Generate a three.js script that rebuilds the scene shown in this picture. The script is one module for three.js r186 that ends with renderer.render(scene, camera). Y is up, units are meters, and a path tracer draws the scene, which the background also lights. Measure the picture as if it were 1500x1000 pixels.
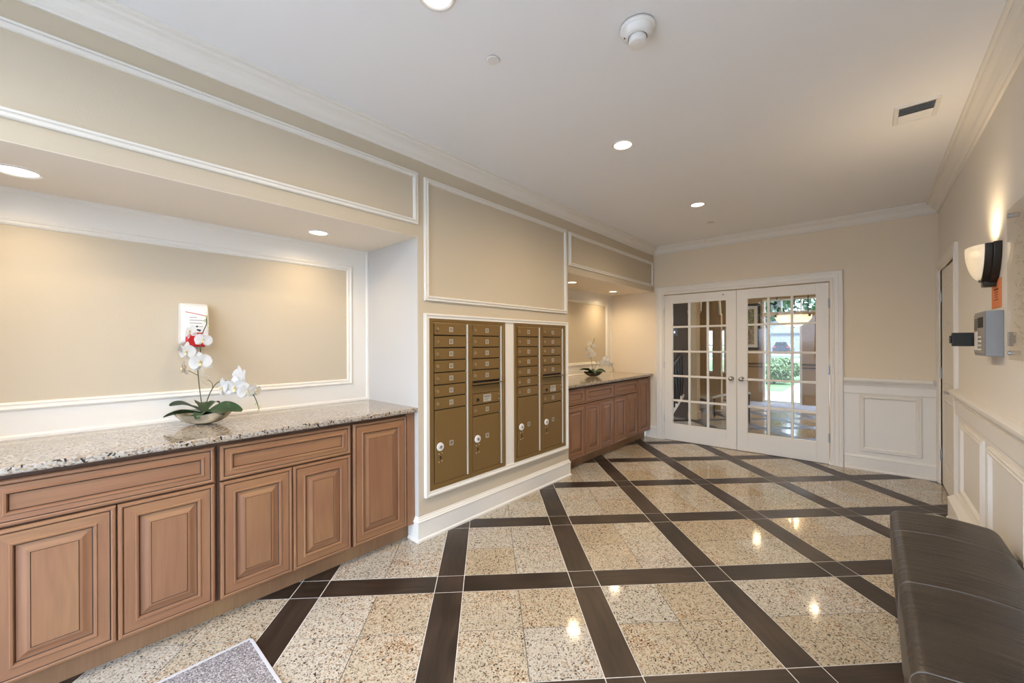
import * as THREE from 'three';
import { mergeGeometries, toCreasedNormals } from 'three/addons/utils/BufferGeometryUtils.js';
import { RoundedBoxGeometry } from 'three/addons/geometries/RoundedBoxGeometry.js';
import { RectAreaLightUniformsLib } from 'three/addons/lights/RectAreaLightUniformsLib.js';

// ---------------------------------------------------------------- camera, sky, exposure
const scene = new THREE.Scene();
const FOCAL = 589.09, HORIZON = 503.54, YAW = Math.PI / 4 - 0.0598, EYE = 1.3486;
const camera = new THREE.PerspectiveCamera(2 * Math.atan(500 / FOCAL) * 180 / Math.PI, 1.5, 0.05, 400);
camera.rotation.order = 'YXZ';
camera.position.set(0, EYE, 0);
camera.rotation.set(0, YAW, -0.00402);
camera.setViewOffset(1500, 1000, 0, -(HORIZON - 500), 1500, 1000);
const renderer = new THREE.WebGLRenderer();
renderer.toneMapping = THREE.LinearToneMapping;
renderer.toneMappingExposure = 1.07;
renderer.shadowMap.enabled = true;
RectAreaLightUniformsLib.init();
const SKY_STRENGTH = 8.2;
const LAMP = new THREE.Color().setRGB(1.0, 0.77, 0.49);        // warm lamps
const CEIL_CD = 5.7, NICHE_CD = 1.1, FAR_NICHE_CD = 1.85, SCONCE_CD = 0.34;

// ---------------------------------------------------------------- small helpers
let seed = 7;
function rnd() { seed = (seed * 1664525 + 1013904223) >>> 0; return seed / 4294967296; }
const rr = (a, b) => a + (b - a) * rnd();
function hash2(x, y, s = 0) { let h = (x * 374761393 + y * 668265263 + s * 1442695041) | 0; h = Math.imul(h ^ (h >>> 13), 1274126177); h ^= h >>> 16; return (h >>> 0) / 4294967296; }
function vnoise(x, y, px, py, s) {            // tileable value noise, period px, py
  const xi = Math.floor(x), yi = Math.floor(y), fx = x - xi, fy = y - yi;
  const w = (i, p) => ((i % p) + p) % p, u = fx * fx * (3 - 2 * fx), v = fy * fy * (3 - 2 * fy);
  const a = hash2(w(xi, px), w(yi, py), s), b = hash2(w(xi + 1, px), w(yi, py), s), c = hash2(w(xi, px), w(yi + 1, py), s), d = hash2(w(xi + 1, px), w(yi + 1, py), s);
  return a + (b - a) * u + (c - a) * v + (a - b - c + d) * u * v;
}
const names = {};
function numbered(n) { const k = names[n] = (names[n] ?? -1) + 1; return k ? `${n}_${String(k).padStart(3, '0')}` : n; }
function shade(o) { o.traverse(m => { if (m.isMesh) { m.castShadow = true; m.receiveShadow = true; } }); return o; }
function mesh(name, geo, mat, parent) { const m = new THREE.Mesh(geo, mat); m.castShadow = m.receiveShadow = true; if (parent) { m.name = name; parent.add(m); } else { m.name = numbered(name); scene.add(m); } return m; }
function struct(name, geo, mat) { const m = mesh(name, geo, mat); m.userData.kind = 'structure'; return m; }
function structGroup(name, pos = [0, 0, 0], turn = 0) { const g = new THREE.Group(); g.name = numbered(name); g.position.set(...pos); g.rotation.y = turn; g.userData.kind = 'structure'; scene.add(g); return g; }
function tag(o, label, category, group) { o.userData.label = label; o.userData.category = category; if (group) o.userData.group = group; return o; }
function thing(name, label, category, pos = [0, 0, 0], turn = 0, group) { const g = new THREE.Group(); g.name = numbered(name); g.position.set(...pos); g.rotation.y = turn; scene.add(g); return tag(g, label, category, group); }
function part(name, parent, pos = [0, 0, 0]) { const g = new THREE.Group(); g.name = name; g.position.set(...pos); parent.add(g); return g; }

// box with uv in metres (projected on the larger face axis)
function uvMetres(geo, ou = 0, ov = 0, swap = false) {
  const g = geo.index ? geo.toNonIndexed() : geo, p = g.attributes.position, uv = new Float32Array(p.count * 2), A = new THREE.Vector3(), B = new THREE.Vector3(), C = new THREE.Vector3();
  for (let i = 0; i < p.count; i += 3) {
    A.fromBufferAttribute(p, i); B.fromBufferAttribute(p, i + 1); C.fromBufferAttribute(p, i + 2);
    const n = B.clone().sub(A).cross(C.clone().sub(A)), ax = Math.abs(n.x), ay = Math.abs(n.y), az = Math.abs(n.z);
    [A, B, C].forEach((q, k) => { let u, v; if (ay >= ax && ay >= az) { u = q.x; v = q.z; } else if (ax >= az) { u = q.z; v = q.y; } else { u = q.x; v = q.y; } if (swap) [u, v] = [v, u]; uv[(i + k) * 2] = u + ou; uv[(i + k) * 2 + 1] = v + ov; });
  }
  g.setAttribute('uv', new THREE.BufferAttribute(uv, 2));
  if (!g.attributes.normal) g.computeVertexNormals();
  return g;
}
function box(x0, x1, y0, y1, z0, z1) { const g = new THREE.BoxGeometry(Math.abs(x1 - x0), Math.abs(y1 - y0), Math.abs(z1 - z0)); g.translate((x0 + x1) / 2, (y0 + y1) / 2, (z0 + z1) / 2); return uvMetres(g); }
function rbox(x0, x1, y0, y1, z0, z1, r = 0.003, s = 2) { const g = new RoundedBoxGeometry(Math.abs(x1 - x0), Math.abs(y1 - y0), Math.abs(z1 - z0), s, r); g.translate((x0 + x1) / 2, (y0 + y1) / 2, (z0 + z1) / 2); return uvMetres(g); }
function merge(list) { return mergeGeometries(list.map(g => { g = g.index ? g.toNonIndexed() : g; for (const k of Object.keys(g.attributes)) if (!['position', 'normal', 'uv'].includes(k)) g.deleteAttribute(k); if (!g.attributes.uv) uvMetres(g); return g; })); }
function fromTris(pos, uv) { const g = new THREE.BufferGeometry(); g.setAttribute('position', new THREE.Float32BufferAttribute(pos, 3)); g.setAttribute('uv', new THREE.Float32BufferAttribute(uv, 2)); g.computeVertexNormals(); return g; }
function cyl(r0, r1, h, n = 24) { return new THREE.CylinderGeometry(r0, r1, h, n); }
function tube(pts, r, n = 24, k = 8) { return new THREE.TubeGeometry(new THREE.CatmullRomCurve3(pts.map(p => new THREE.Vector3(...p))), n, r, k); }

// rectangular mitred rings: rings = [[inset, height], ...], in the XY plane, facing +z. open: no bottom side (a door casing)
function rings(w, h, list, { open = false, cap = false, capFlip = false, ou = 0, ov = 0 } = {}) {
  const P = [], U = [];
  const corner = ([i, z]) => [[i, open ? 0 : i, z], [w - i, open ? 0 : i, z], [w - i, h - i, z], [i, h - i, z]];
  const push = (a, b, c, d, flip) => { for (const q of [a, b, c, a, c, d]) { P.push(...q); flip ? U.push(q[1] + ou, q[0] + ov) : U.push(q[0] + ou, q[1] + ov); } };
  for (let r = 0; r + 1 < list.length; r++) {
    if (list[r] === null || list[r + 1] === null) continue;
    const o = corner(list[r]), n = corner(list[r + 1]);
    for (let k = 0; k < 4; k++) { if (open && k === 0) continue; const j = (k + 1) % 4; push(o[k], o[j], n[j], n[k], k % 2 === 0); }
  }
  if (cap) { const c = corner(list[list.length - 1]); push(c[0], c[1], c[2], c[3], capFlip); }
  return fromTris(P, U);
}
// moulding: profile [[out, up], ...] swept along +x; m0, m1 mitre the ends by out
function sweep(profile, len, m0 = 0, m1 = 0) {
  const P = [], U = []; let run = 0;
  for (let i = 0; i + 1 < profile.length; i++) {
    const [d0, y0] = profile[i], [d1, y1] = profile[i + 1], step = Math.hypot(d1 - d0, y1 - y0);
    const a = [m0 * d0, y0, d0], b = [len + m1 * d0, y0, d0], c = [len + m1 * d1, y1, d1], d = [m0 * d1, y1, d1];
    for (const [q, u, v] of [[a, a[0], run], [b, b[0], run], [c, c[0], run + step], [a, a[0], run], [c, c[0], run + step], [d, d[0], run + step]]) { P.push(...q); U.push(u, v); }
    run += step;
  }
  const contour = profile.map(p => new THREE.Vector2(...p));
  for (const t of THREE.ShapeUtils.triangulateShape(contour, [])) for (const [m, base] of [[m0, 0], [m1, len]]) for (const k of t) { const [d, y] = profile[k]; P.push(base + m * d, y, d); U.push(d, y); }
  return fromTris(P, U);
}
function place(g, x, y, z, turn = 0) { g.rotateY(turn); g.translate(x, y, z); return g; }
const LEFTW = Math.PI / 2, RIGHTW = -Math.PI / 2;       // local +z turned to +x (left wall) or -x (right wall)

// ---------------------------------------------------------------- textures
function dataTex(n, m, fn, srgb = true, rep = 1) {
  const d = new Uint8Array(n * m * 4);
  for (let y = 0; y < m; y++) for (let x = 0; x < n; x++) { const c = fn(x, y), o = (y * n + x) * 4; d[o] = c[0]; d[o + 1] = c[1]; d[o + 2] = c[2]; d[o + 3] = 255; }
  const t = new THREE.DataTexture(d, n, m); t.wrapS = t.wrapT = THREE.RepeatWrapping; t.magFilter = THREE.LinearFilter; t.minFilter = THREE.LinearMipmapLinearFilter; t.generateMipmaps = true; if (srgb) t.colorSpace = THREE.SRGBColorSpace; t.repeat.set(1 / rep, 1 / rep); t.needsUpdate = true; return t;
}
function granite(size, metres, cellPx, palette, s) {
  const n = Math.floor(size / cellPx), cs = size / n, cache = new Float32Array(n * n * 3), cx = new Float32Array(n * n), cy = new Float32Array(n * n);
  for (let j = 0; j < n; j++) for (let i = 0; i < n; i++) {
    const k = j * n + i; cx[k] = i + hash2(i, j, s + 1); cy[k] = j + hash2(i, j, s + 2);
    const lo = vnoise(i / n * 5, j / n * 5, 5, 5, s + 3), mid = vnoise(i / n * 19, j / n * 19, 19, 19, s + 4), c = palette(hash2(i, j, s + 5), hash2(i, j, s + 6), lo, mid);
    cache.set(c, k * 3);
  }
  return dataTex(size, size, (x, y) => {
    const wx = (vnoise(x / size * 90, y / size * 90, 90, 90, s + 7) - 0.5) * 1.3, wy = (vnoise(x / size * 90, y / size * 90, 90, 90, s + 8) - 0.5) * 1.3, X = x / cs + wx, Y = y / cs + wy, xi = Math.floor(X), yi = Math.floor(Y);
    let best = 9e9, bk = 0;
    for (let j = -1; j <= 1; j++) for (let i = -1; i <= 1; i++) { const a = ((xi + i) % n + n) % n, b = ((yi + j) % n + n) % n, k = b * n + a, dx = cx[k] - a + xi + i - X, dy = cy[k] - b + yi + j - Y, d = dx * dx + dy * dy; if (d < best) { best = d; bk = k; } }
    const g = 1 + (hash2(x, y, s + 9) - 0.5) * 0.08; return [Math.min(255, cache[bk * 3] * g), Math.min(255, cache[bk * 3 + 1] * g), Math.min(255, cache[bk * 3 + 2] * g)];
  }, true, metres);
}
const T = {};
T.floor = granite(1024, 0.93, 5.4, (a, b, lo, mid) => {
  const rust = Math.max(0, (lo - 0.52) * 2.2) * mid;
  const bl = (lo - 0.5) * 16;
  if (a < 0.03 + Math.max(0, mid - 0.35) * 0.12) return [70, 63, 58];
  if (a < 0.15 + mid * 0.06) return [152 + bl, 143 + bl, 131 + bl];
  if (a < 0.18 + mid * 0.04 + rust * 0.5) return [190, 156, 122];
  if (a < 0.5) return [208 + bl, 197 + bl, 178 + bl];
  const j = (b - 0.5) * 20 + bl; return [223 + j, 215 + j, 200 + j];
}, 11);
T.counter = granite(1024, 0.9, 7.5, (a, b, lo, mid) => {
  if (a < 0.045 + Math.max(0, mid - 0.55) * 0.6) return [44, 42, 48];
  if (a < 0.2) return [164, 154, 142];
  if (a < 0.2 + lo * 0.3) return [198, 170, 136];
  const j = (b - 0.5) * 30; return [218 + j, 212 + j, 202 + j];
}, 41);
T.wood = dataTex(512, 512, (x, y) => {
  const u = x / 512, v = y / 512, warp = vnoise(u * 4, v * 3, 4, 3, 61) * 3, g = vnoise(u * 46 + warp, v * 3, 46, 3, 62), f = vnoise(u * 150, v * 9, 150, 9, 63), bl = vnoise(u * 5, v * 4, 5, 4, 64), k = 0.93 + g * 0.06 + (f - 0.5) * 0.05 + (bl - 0.5) * 0.07;
  return [182 * k, 134 * k * (0.98 + bl * 0.04), 97 * k];
}, true, 0.7);
T.plank = dataTex(512, 512, (x, y) => {
  const u = x / 512, v = y / 512, warp = vnoise(u * 5, v * 3, 5, 3, 71) * 2.2, g = vnoise(u * 30 + warp, v * 3, 30, 3, 72), f = vnoise(u * 120, v * 7, 120, 7, 73), b = vnoise(u * 4, v * 5, 4, 5, 74), k = 0.72 + g * 0.3 + (f - 0.5) * 0.22 + (b - 0.5) * 0.3;
  return [92 * k, 76 * k, 65 * k];
}, true, 0.6);
T.leather = dataTex(512, 512, (x, y) => { const u = x / 512, v = y / 512, s = vnoise(u * 5, v * 42, 5, 42, 81), t = vnoise(u * 11, v * 90, 11, 90, 82), p = vnoise(u * 120, v * 120, 120, 120, 83), c = 255 * (0.5 * s * s + 0.3 * t + 0.2 * p); return [c, c, c]; }, false, 0.55);
T.leatherColor = dataTex(512, 512, (x, y) => { const u = x / 512, v = y / 512, s = vnoise(u * 4, v * 36, 4, 36, 84), b = vnoise(u * 5, v * 5, 5, 5, 85), k = 0.8 + 0.28 * s + 0.22 * (b - 0.5); return [78 * k, 69 * k, 61 * k]; }, true, 0.55);
T.weave = dataTex(256, 256, (x, y) => { const c = ((x >> 2) + (y >> 2)) & 1, h = hash2(x >> 2, y >> 2, 91), k = 0.74 + 0.16 * c + 0.55 * (h - 0.5); return [172 * k, 165 * k, 165 * k]; }, true, 0.3);
T.weaveBump = dataTex(256, 256, (x, y) => { const h = 255 * hash2(x >> 2, y >> 2, 92); return [h, h, h]; }, false, 0.3);
T.plaster = dataTex(512, 512, (x, y) => { const u = x / 512, v = y / 512, h = 255 * (0.5 * vnoise(u * 90, v * 90, 90, 90, 95) + 0.5 * vnoise(u * 210, v * 210, 210, 210, 96)); return [h, h, h]; }, false, 0.5);
T.stone = dataTex(256, 256, (x, y) => { const u = x / 256, v = y / 256, a = vnoise(u * 6 + vnoise(u * 9, v * 9, 9, 9, 97) * 2, v * 12, 6, 12, 98), k = 0.7 + 0.5 * a; return [150 * k, 140 * k, 122 * k]; }, true, 0.3);
T.grass = dataTex(256, 256, (x, y) => { const u = x / 256, v = y / 256, k = 0.7 + 0.4 * hash2(x, y, 99) + 0.2 * vnoise(u * 8, v * 8, 8, 8, 100); return [74 * k, 100 * k, 46 * k]; }, true, 2);
function canvasTex(w, h, draw) { const c = document.createElement('canvas'); c.width = w; c.height = h; const g = c.getContext('2d'); draw(g, w, h); const t = new THREE.CanvasTexture(c); t.colorSpace = THREE.SRGBColorSpace; t.magFilter = THREE.LinearFilter; return t; }

// ---------------------------------------------------------------- materials
const std = (o) => new THREE.MeshStandardMaterial(o), phy = (o) => new THREE.MeshPhysicalMaterial(o), lin = (r, g, b) => new THREE.Color().setRGB(r, g, b);
const M = {
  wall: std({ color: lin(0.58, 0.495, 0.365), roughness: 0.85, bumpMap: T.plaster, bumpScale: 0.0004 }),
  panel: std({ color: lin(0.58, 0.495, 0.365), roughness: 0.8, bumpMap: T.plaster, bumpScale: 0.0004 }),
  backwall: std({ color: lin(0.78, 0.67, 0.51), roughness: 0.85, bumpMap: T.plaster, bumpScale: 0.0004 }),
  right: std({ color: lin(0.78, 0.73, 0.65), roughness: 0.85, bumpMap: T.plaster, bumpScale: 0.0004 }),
  soffit: std({ color: lin(0.80, 0.72, 0.61), roughness: 0.8 }),
  lining: std({ color: lin(0.57, 0.55, 0.515), roughness: 0.7 }),
  trim: std({ color: lin(0.80, 0.76, 0.685), roughness: 0.4 }),
  ceiling: std({ color: lin(0.86, 0.855, 0.85), roughness: 0.9 }),
  wood: phy({ map: T.wood, color: lin(0.64, 0.61, 0.58), roughness: 0.42, clearcoat: 0.15, clearcoatRoughness: 0.35 }),
  glaze: std({ color: lin(0.035, 0.016, 0.008), roughness: 0.5 }),
  woodDark: std({ color: lin(0.10, 0.05, 0.028), roughness: 0.6 }),
  toe: std({ map: T.wood, color: lin(0.70, 0.74, 0.70), roughness: 0.5 }),
  counter: phy({ map: T.counter, color: lin(0.56, 0.525, 0.485), roughness: 0.12, clearcoat: 0.3, clearcoatRoughness: 0.05 }),
  tile: [0, 1, 2, 3].map(k => std({ map: T.floor, color: [lin(0.69, 0.685, 0.67), lin(0.665, 0.625, 0.56), lin(0.685, 0.68, 0.675), lin(0.64, 0.585, 0.50)][k], roughness: 0.085 })),
  plank: [0, 1, 2].map(k => std({ map: T.plank, color: [lin(0.38, 0.36, 0.34), lin(0.32, 0.30, 0.285), lin(0.42, 0.39, 0.36)][k], roughness: 0.4 })),
  grout: std({ color: lin(0.68, 0.66, 0.62), roughness: 0.9 }), joint: std({ color: lin(0.09, 0.08, 0.07), roughness: 0.9 }),
  bronze: std({ color: lin(0.225, 0.135, 0.044), roughness: 0.42, metalness: 0.35 }),
  bronzeDoor: std({ color: lin(0.22, 0.132, 0.042), roughness: 0.46, metalness: 0.3 }),
  lock: std({ color: lin(0.36, 0.25, 0.12), roughness: 0.3, metalness: 0.5 }),
  alu: std({ color: lin(0.80, 0.74, 0.62), roughness: 0.35, metalness: 0.4 }),
  nickel: std({ color: lin(0.55, 0.53, 0.5), roughness: 0.25, metalness: 1 }),
  steel: std({ color: lin(0.45, 0.45, 0.45), roughness: 0.35, metalness: 0.9 }),
  black: std({ color: lin(0.012, 0.010, 0.008), roughness: 0.6 }),
  bronzeDark: std({ color: lin(0.03, 0.024, 0.018), roughness: 0.35, metalness: 0.4 }),
  plastic: std({ color: lin(0.80, 0.78, 0.74), roughness: 0.35 }),
  cabinetGray: std({ color: lin(0.26, 0.27, 0.275), roughness: 0.45 }), facePlate: std({ color: lin(0.30, 0.27, 0.23), roughness: 0.5 }),
  grayMetal: std({ color: lin(0.36, 0.37, 0.38), roughness: 0.4, metalness: 0.3 }),
  orange: std({ color: lin(0.80, 0.24, 0.07), roughness: 0.8 }),
  leather: phy({ map: T.leatherColor, color: lin(0.50, 0.47, 0.44), bumpMap: T.leather, bumpScale: 0.0022, roughness: 0.36 }),
  piping: std({ color: lin(0.11, 0.097, 0.084), roughness: 0.4 }),
  glass: phy({ color: 0xffffff, roughness: 0, transmission: 1, thickness: 0, ior: 1.5, specularIntensity: 0.4 }),
  acrylic: phy({ color: lin(0.93, 0.92, 0.90), roughness: 0.02, transmission: 1, thickness: 0, ior: 1.49 }),
  petal: phy({ color: lin(0.70, 0.685, 0.65), roughness: 0.6, transmission: 0.35, thickness: 0, side: THREE.DoubleSide }),
  lip: std({ color: lin(0.72, 0.58, 0.25), roughness: 0.6, side: THREE.DoubleSide }),
  leaf: phy({ color: lin(0.022, 0.055, 0.018), roughness: 0.4, side: THREE.DoubleSide }),
  stem: std({ color: lin(0.06, 0.075, 0.025), roughness: 0.6 }),
  bud: std({ color: lin(0.5, 0.5, 0.25), roughness: 0.6 }),
  stone: std({ map: T.stone, color: lin(1.7, 1.62, 1.45), roughness: 0.45, bumpMap: T.stone, bumpScale: 0.004 }),
  mat: std({ map: T.weave, bumpMap: T.weaveBump, bumpScale: 0.003, roughness: 0.95 }),
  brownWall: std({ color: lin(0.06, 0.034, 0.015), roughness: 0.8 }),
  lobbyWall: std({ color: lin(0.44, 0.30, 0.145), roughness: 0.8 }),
};
const lensMat = std({ color: 0xffffff, emissive: lin(1, 0.93, 0.82), emissiveIntensity: 4, roughness: 0.5 });
const glowMat = phy({ color: lin(0.85, 0.75, 0.58), emissive: lin(1, 0.85, 0.63), emissiveIntensity: 0.42, roughness: 0.4, transmission: 0.35, thickness: 0, side: THREE.DoubleSide });

// ---------------------------------------------------------------- overcast sky
{
  const w = 512, h = 256, d = new Float32Array(w * h * 4);
  for (let y = 0; y < h; y++) for (let x = 0; x < w; x++) {
    const el = (y / (h - 1) - 0.5) * Math.PI, o = (y * w + x) * 4, up = Math.max(0, Math.sin(el)), c = vnoise(x / w * 14, y / h * 9, 14, 9, 201) * 0.6 + vnoise(x / w * 40, y / h * 30, 40, 30, 202) * 0.4, L = el > 0 ? 0.85 + 0.25 * up + 0.22 * (c - 0.5) : 0.35;
    d[o] = L * 0.79; d[o + 1] = L * 0.99; d[o + 2] = L * 1.30; d[o + 3] = 1;
  }
  const sky = new THREE.DataTexture(d, w, h, THREE.RGBAFormat, THREE.FloatType); sky.mapping = THREE.EquirectangularReflectionMapping; sky.magFilter = THREE.LinearFilter; sky.needsUpdate = true;
  scene.background = sky; scene.backgroundIntensity = SKY_STRENGTH;
}

// ---------------------------------------------------------------- the room: plan
const XL = -2.305, XN = -2.98, XR = 0.512, ZB = -5.66, ZF = 0.95, H = 2.70, SOF = 2.083, CT = 0.915;
const PIER0 = -1.632, PIER1 = -3.465, NICHE0 = 0.62;
// left wall: a core with two niches
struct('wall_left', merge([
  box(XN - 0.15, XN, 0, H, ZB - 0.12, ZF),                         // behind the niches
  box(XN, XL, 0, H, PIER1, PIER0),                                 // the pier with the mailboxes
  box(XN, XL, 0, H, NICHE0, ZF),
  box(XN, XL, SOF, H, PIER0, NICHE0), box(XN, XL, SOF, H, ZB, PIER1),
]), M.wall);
// pale lining of the niches: soffits and cheeks
struct('trim', merge([
  box(XN, XL - 0.002, 0, SOF - 0.003, PIER0, PIER0 + 0.003), box(XN, XL - 0.002, 0, SOF - 0.003, NICHE0 - 0.003, NICHE0),
  box(XN, XL - 0.002, 0, SOF - 0.003, PIER1 - 0.003, PIER1),
]), M.lining);
struct('soffit', merge([box(XN, XL - 0.002, SOF - 0.003, SOF, PIER0, NICHE0), box(XN, XL - 0.002, SOF - 0.003, SOF, ZB, PIER1)]), M.soffit);
// back wall with the opening of the double doors
const DX0 = -2.167, DX1 = -0.325, DH = 2.026;
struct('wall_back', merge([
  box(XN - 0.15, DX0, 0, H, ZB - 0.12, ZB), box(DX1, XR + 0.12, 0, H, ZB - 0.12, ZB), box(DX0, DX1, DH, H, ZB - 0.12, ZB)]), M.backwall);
// right wall with a door
const RD0 = -5.565, RD1 = -4.645;
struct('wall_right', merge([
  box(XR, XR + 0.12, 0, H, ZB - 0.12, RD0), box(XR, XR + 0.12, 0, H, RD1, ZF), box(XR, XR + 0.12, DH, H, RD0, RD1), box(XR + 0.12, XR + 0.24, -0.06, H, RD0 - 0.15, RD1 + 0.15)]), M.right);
// wall behind the camera with a glazed entrance
const EX0 = -2.25, EX1 = 0.42, EH = 2.56;
struct('wall_front', merge([
  box(XN - 0.15, EX0, 0, H, ZF, ZF + 0.15), box(EX1, XR + 0.12, 0, H, ZF, ZF + 0.15), box(EX0, EX1, EH, H, ZF, ZF + 0.15)]), M.right);
struct('ceiling', box(-5.2, XR + 0.12, H, H + 0.12, -10.85, ZF + 0.15), M.ceiling);

// ---------------------------------------------------------------- floor: granite squares framed by wood-look strips, laid at 45 degrees
const PITCH = 0.762, STRIP = 0.2035 * PITCH, G0 = [-1.8777, -0.3804], S = Math.SQRT1_2;
const gridXZ = (a, b) => [G0[0] + (a - b) * S, G0[1] - (a + b) * S];
function clip(poly, [x0, x1, z0, z1]) {
  const cut = (p, f) => { const out = []; for (let i = 0; i < p.length; i++) { const A = p[i], B = p[(i + 1) % p.length], fa = f(A), fb = f(B); if (fa >= 0) out.push(A); if ((fa >= 0) !== (fb >= 0)) { const t = fa / (fa - fb); out.push([A[0] + (B[0] - A[0]) * t, A[1] + (B[1] - A[1]) * t]); } } return out; };
  for (const f of [p => p[0] - x0, p => x1 - p[0], p => p[1] - z0, p => z1 - p[1]]) { poly = cut(poly, f); if (poly.length < 3) return []; }
  let area = 0; poly.forEach((p, i) => { const q = poly[(i + 1) % poly.length]; area += p[0] * q[1] - q[0] * p[1]; });
  return Math.abs(area) / 2 > 2e-4 ? poly : [];
}
function slab(poly, top, bot, alongB, ou, ov) {     // a flat piece with a small chamfer
  const P = [], U = [], n = poly.length, cx = poly.reduce((s, p) => s + p[0], 0) / n, cz = poly.reduce((s, p) => s + p[1], 0) / n, inn = poly.map(p => { const dx = cx - p[0], dz = cz - p[1], l = Math.hypot(dx, dz); return [p[0] + dx / l * 0.0009, p[1] + dz / l * 0.0009]; });
  const put = (p, y) => { P.push(p[0], y, p[1]); const a = (p[0] - p[1]) * S, b = -(p[0] + p[1]) * S; alongB ? U.push(a + ou, b + ov) : U.push(b + ou, a + ov); };
  const up = (A, ya, B, yb, C, yc) => { const cr = (B[1] - A[1]) * (C[0] - A[0]) - (B[0] - A[0]) * (C[1] - A[1]); put(A, ya); if (cr >= 0) { put(B, yb); put(C, yc); } else { put(C, yc); put(B, yb); } };
  for (let i = 1; i + 1 < n; i++) up(inn[0], top, inn[i], top, inn[i + 1], top);
  for (let i = 0; i < n; i++) { const j = (i + 1) % n; up(poly[i], bot, poly[j], bot, inn[j], top); up(poly[i], bot, inn[j], top, inn[i], top); }
  return fromTris(P, U);
}
function layFloor(rect, range) {
  const base = structGroup('floor'), [x0, x1, z0, z1] = rect, jointPads = [];
  mesh('grout', box(x0, x1, -0.06, -0.0009, z0, z1), M.grout, base);
  const put = (name, a0, a1, b0, b1, alongB, mats, g) => {
    const poly = clip([gridXZ(a0 + g, b0 + g), gridXZ(a1 - g, b0 + g), gridXZ(a1 - g, b1 - g), gridXZ(a0 + g, b1 - g)], rect);
    if (poly.length) mesh(name, slab(poly, 0, -0.0012, alongB, rnd(), rnd()), mats[Math.floor(rnd() * mats.length)], base);
  };
  for (let i = range[0]; i <= range[1]; i++) for (let j = range[2]; j <= range[3]; j++) {
    const a = i * PITCH, b = j * PITCH, g = 0.0018, c = (PITCH - STRIP) / 2, A = a + STRIP;
    put('strip_tile', a, a + STRIP, b - STRIP, b, rnd() < 0.5, M.plank, g);
    put('strip_plank', A, a + PITCH, b - STRIP, b, false, M.plank, g);
    put('strip_plank', a, a + STRIP, b, b + 2 * c, true, M.plank, g);
    const pad = clip([gridXZ(A + 0.003, b + 0.003), gridXZ(A + 2 * c - 0.003, b + 0.003), gridXZ(A + 2 * c - 0.003, b + 2 * c - 0.003), gridXZ(A + 0.003, b + 2 * c - 0.003)], rect);
    if (pad.length) jointPads.push(slab(pad, -0.0007, -0.0012, true, 0, 0));
    for (let k = 0; k < 4; k++) { const p = A + (k & 1) * c, q = b + (k >> 1) * c, e = 0.0014; put('granite_tile', p, p + c, q, q + c, rnd() < 0.5, M.tile, e); }
  }
  mesh('joint', merge(jointPads), M.joint, base).userData.kind = 'stuff';
}
layFloor([-2.44, XR + 0.12, ZB - 0.06, ZF], [-4, 8, -4, 7]);
layFloor([-4.3, 0.42, -10.66, ZB - 0.06], [-1, 10, 3, 12]);

// ---------------------------------------------------------------- mouldings
const CROWN = [[0, -0.1], [0.012, -0.1], [0.016, -0.094], [0.016, -0.086], [0.022, -0.082], [0.034, -0.07], [0.044, -0.052], [0.058, -0.038], [0.076, -0.03], [0.082, -0.022], [0.082, -0.014], [0.094, -0.012], [0.098, -0.008], [0.098, 0]];
struct('trim', place(sweep(CROWN, ZF - ZB, 1, -1), XL, H, ZF, LEFTW), M.trim);
struct('trim', place(sweep(CROWN, XR - XL, 1, -1), XL, H, ZB, 0), M.trim);
struct('trim', place(sweep(CROWN, ZF - ZB, 1, -1), XR, H, ZB, RIGHTW), M.trim);
const BASE = [[0, 0], [0.024, 0], [0.024, 0.012], [0.018, 0.02], [0.015, 0.021], [0.015, 0.128], [0.019, 0.131], [0.019, 0.136], [0.014, 0.14], [0.011, 0.15], [0.006, 0.156], [0.005, 0.165], [0, 0.166]];
struct('baseboard_left', merge([place(sweep(BASE, PIER0 - PIER1, -1, 1), XL, 0, PIER0, LEFTW), place(sweep(BASE, 0.10, 0, 1), XL - 0.10, 0, PIER0, 0), place(sweep(BASE, ZF - NICHE0, 0, 1), XL, 0, ZF, LEFTW)]), M.trim);
struct('baseboard_back', merge([place(sweep(BASE, XR - (-0.2), 0, -1), -0.2, 0, ZB, 0), place(sweep(BASE, 0.17, 0, 0), -2.43, 0, ZB, 0)]), M.trim);
// picture-frame mouldings on the left wall
const PFRAME = [[0, 0], [0, 0.012], [0.004, 0.017], [0.012, 0.017], [0.0145, 0.011], [0.018, 0.011], [0.022, 0.02], [0.03, 0.02], [0.035, 0.012], [0.036, 0]];
for (const [z0, z1, y0, y1] of [[0.56, -1.629, 2.163, 2.516], [-1.68, -3.43, 1.652, 2.504], [-3.474, -5.62, 2.15, 2.499]])
  struct('trim', place(rings(z0 - z1, y1 - y0, PFRAME), XL, y0, z0, LEFTW), M.trim);
// niche backs: pale border with a beige sunk panel
for (const [z0, z1] of [[NICHE0 - 0.003, PIER0 + 0.003], [PIER1 - 0.003, ZB]]) {
  const w = z0 - z1, h = SOF - 0.003 - CT;
  struct('trim', place(rings(w, h, [[0, 0.02], [0.012, 0.02], [0.018, 0.014], [0.02, 0.010], [0.132, 0.010], [0.134, 0.018], [0.142, 0.022], [0.15, 0.018], [0.152, 0.012], [0.158, 0.012], [0.162, 0.016], [0.168, 0.012], [0.172, 0.003]]), XN, CT, z0, LEFTW), M.trim);
  struct('trim', place(rings(w - 0.344, h - 0.344, [[0, 0.003]], { cap: true }), XN, CT + 0.172, z0 - 0.172, LEFTW), M.panel);
}

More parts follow.
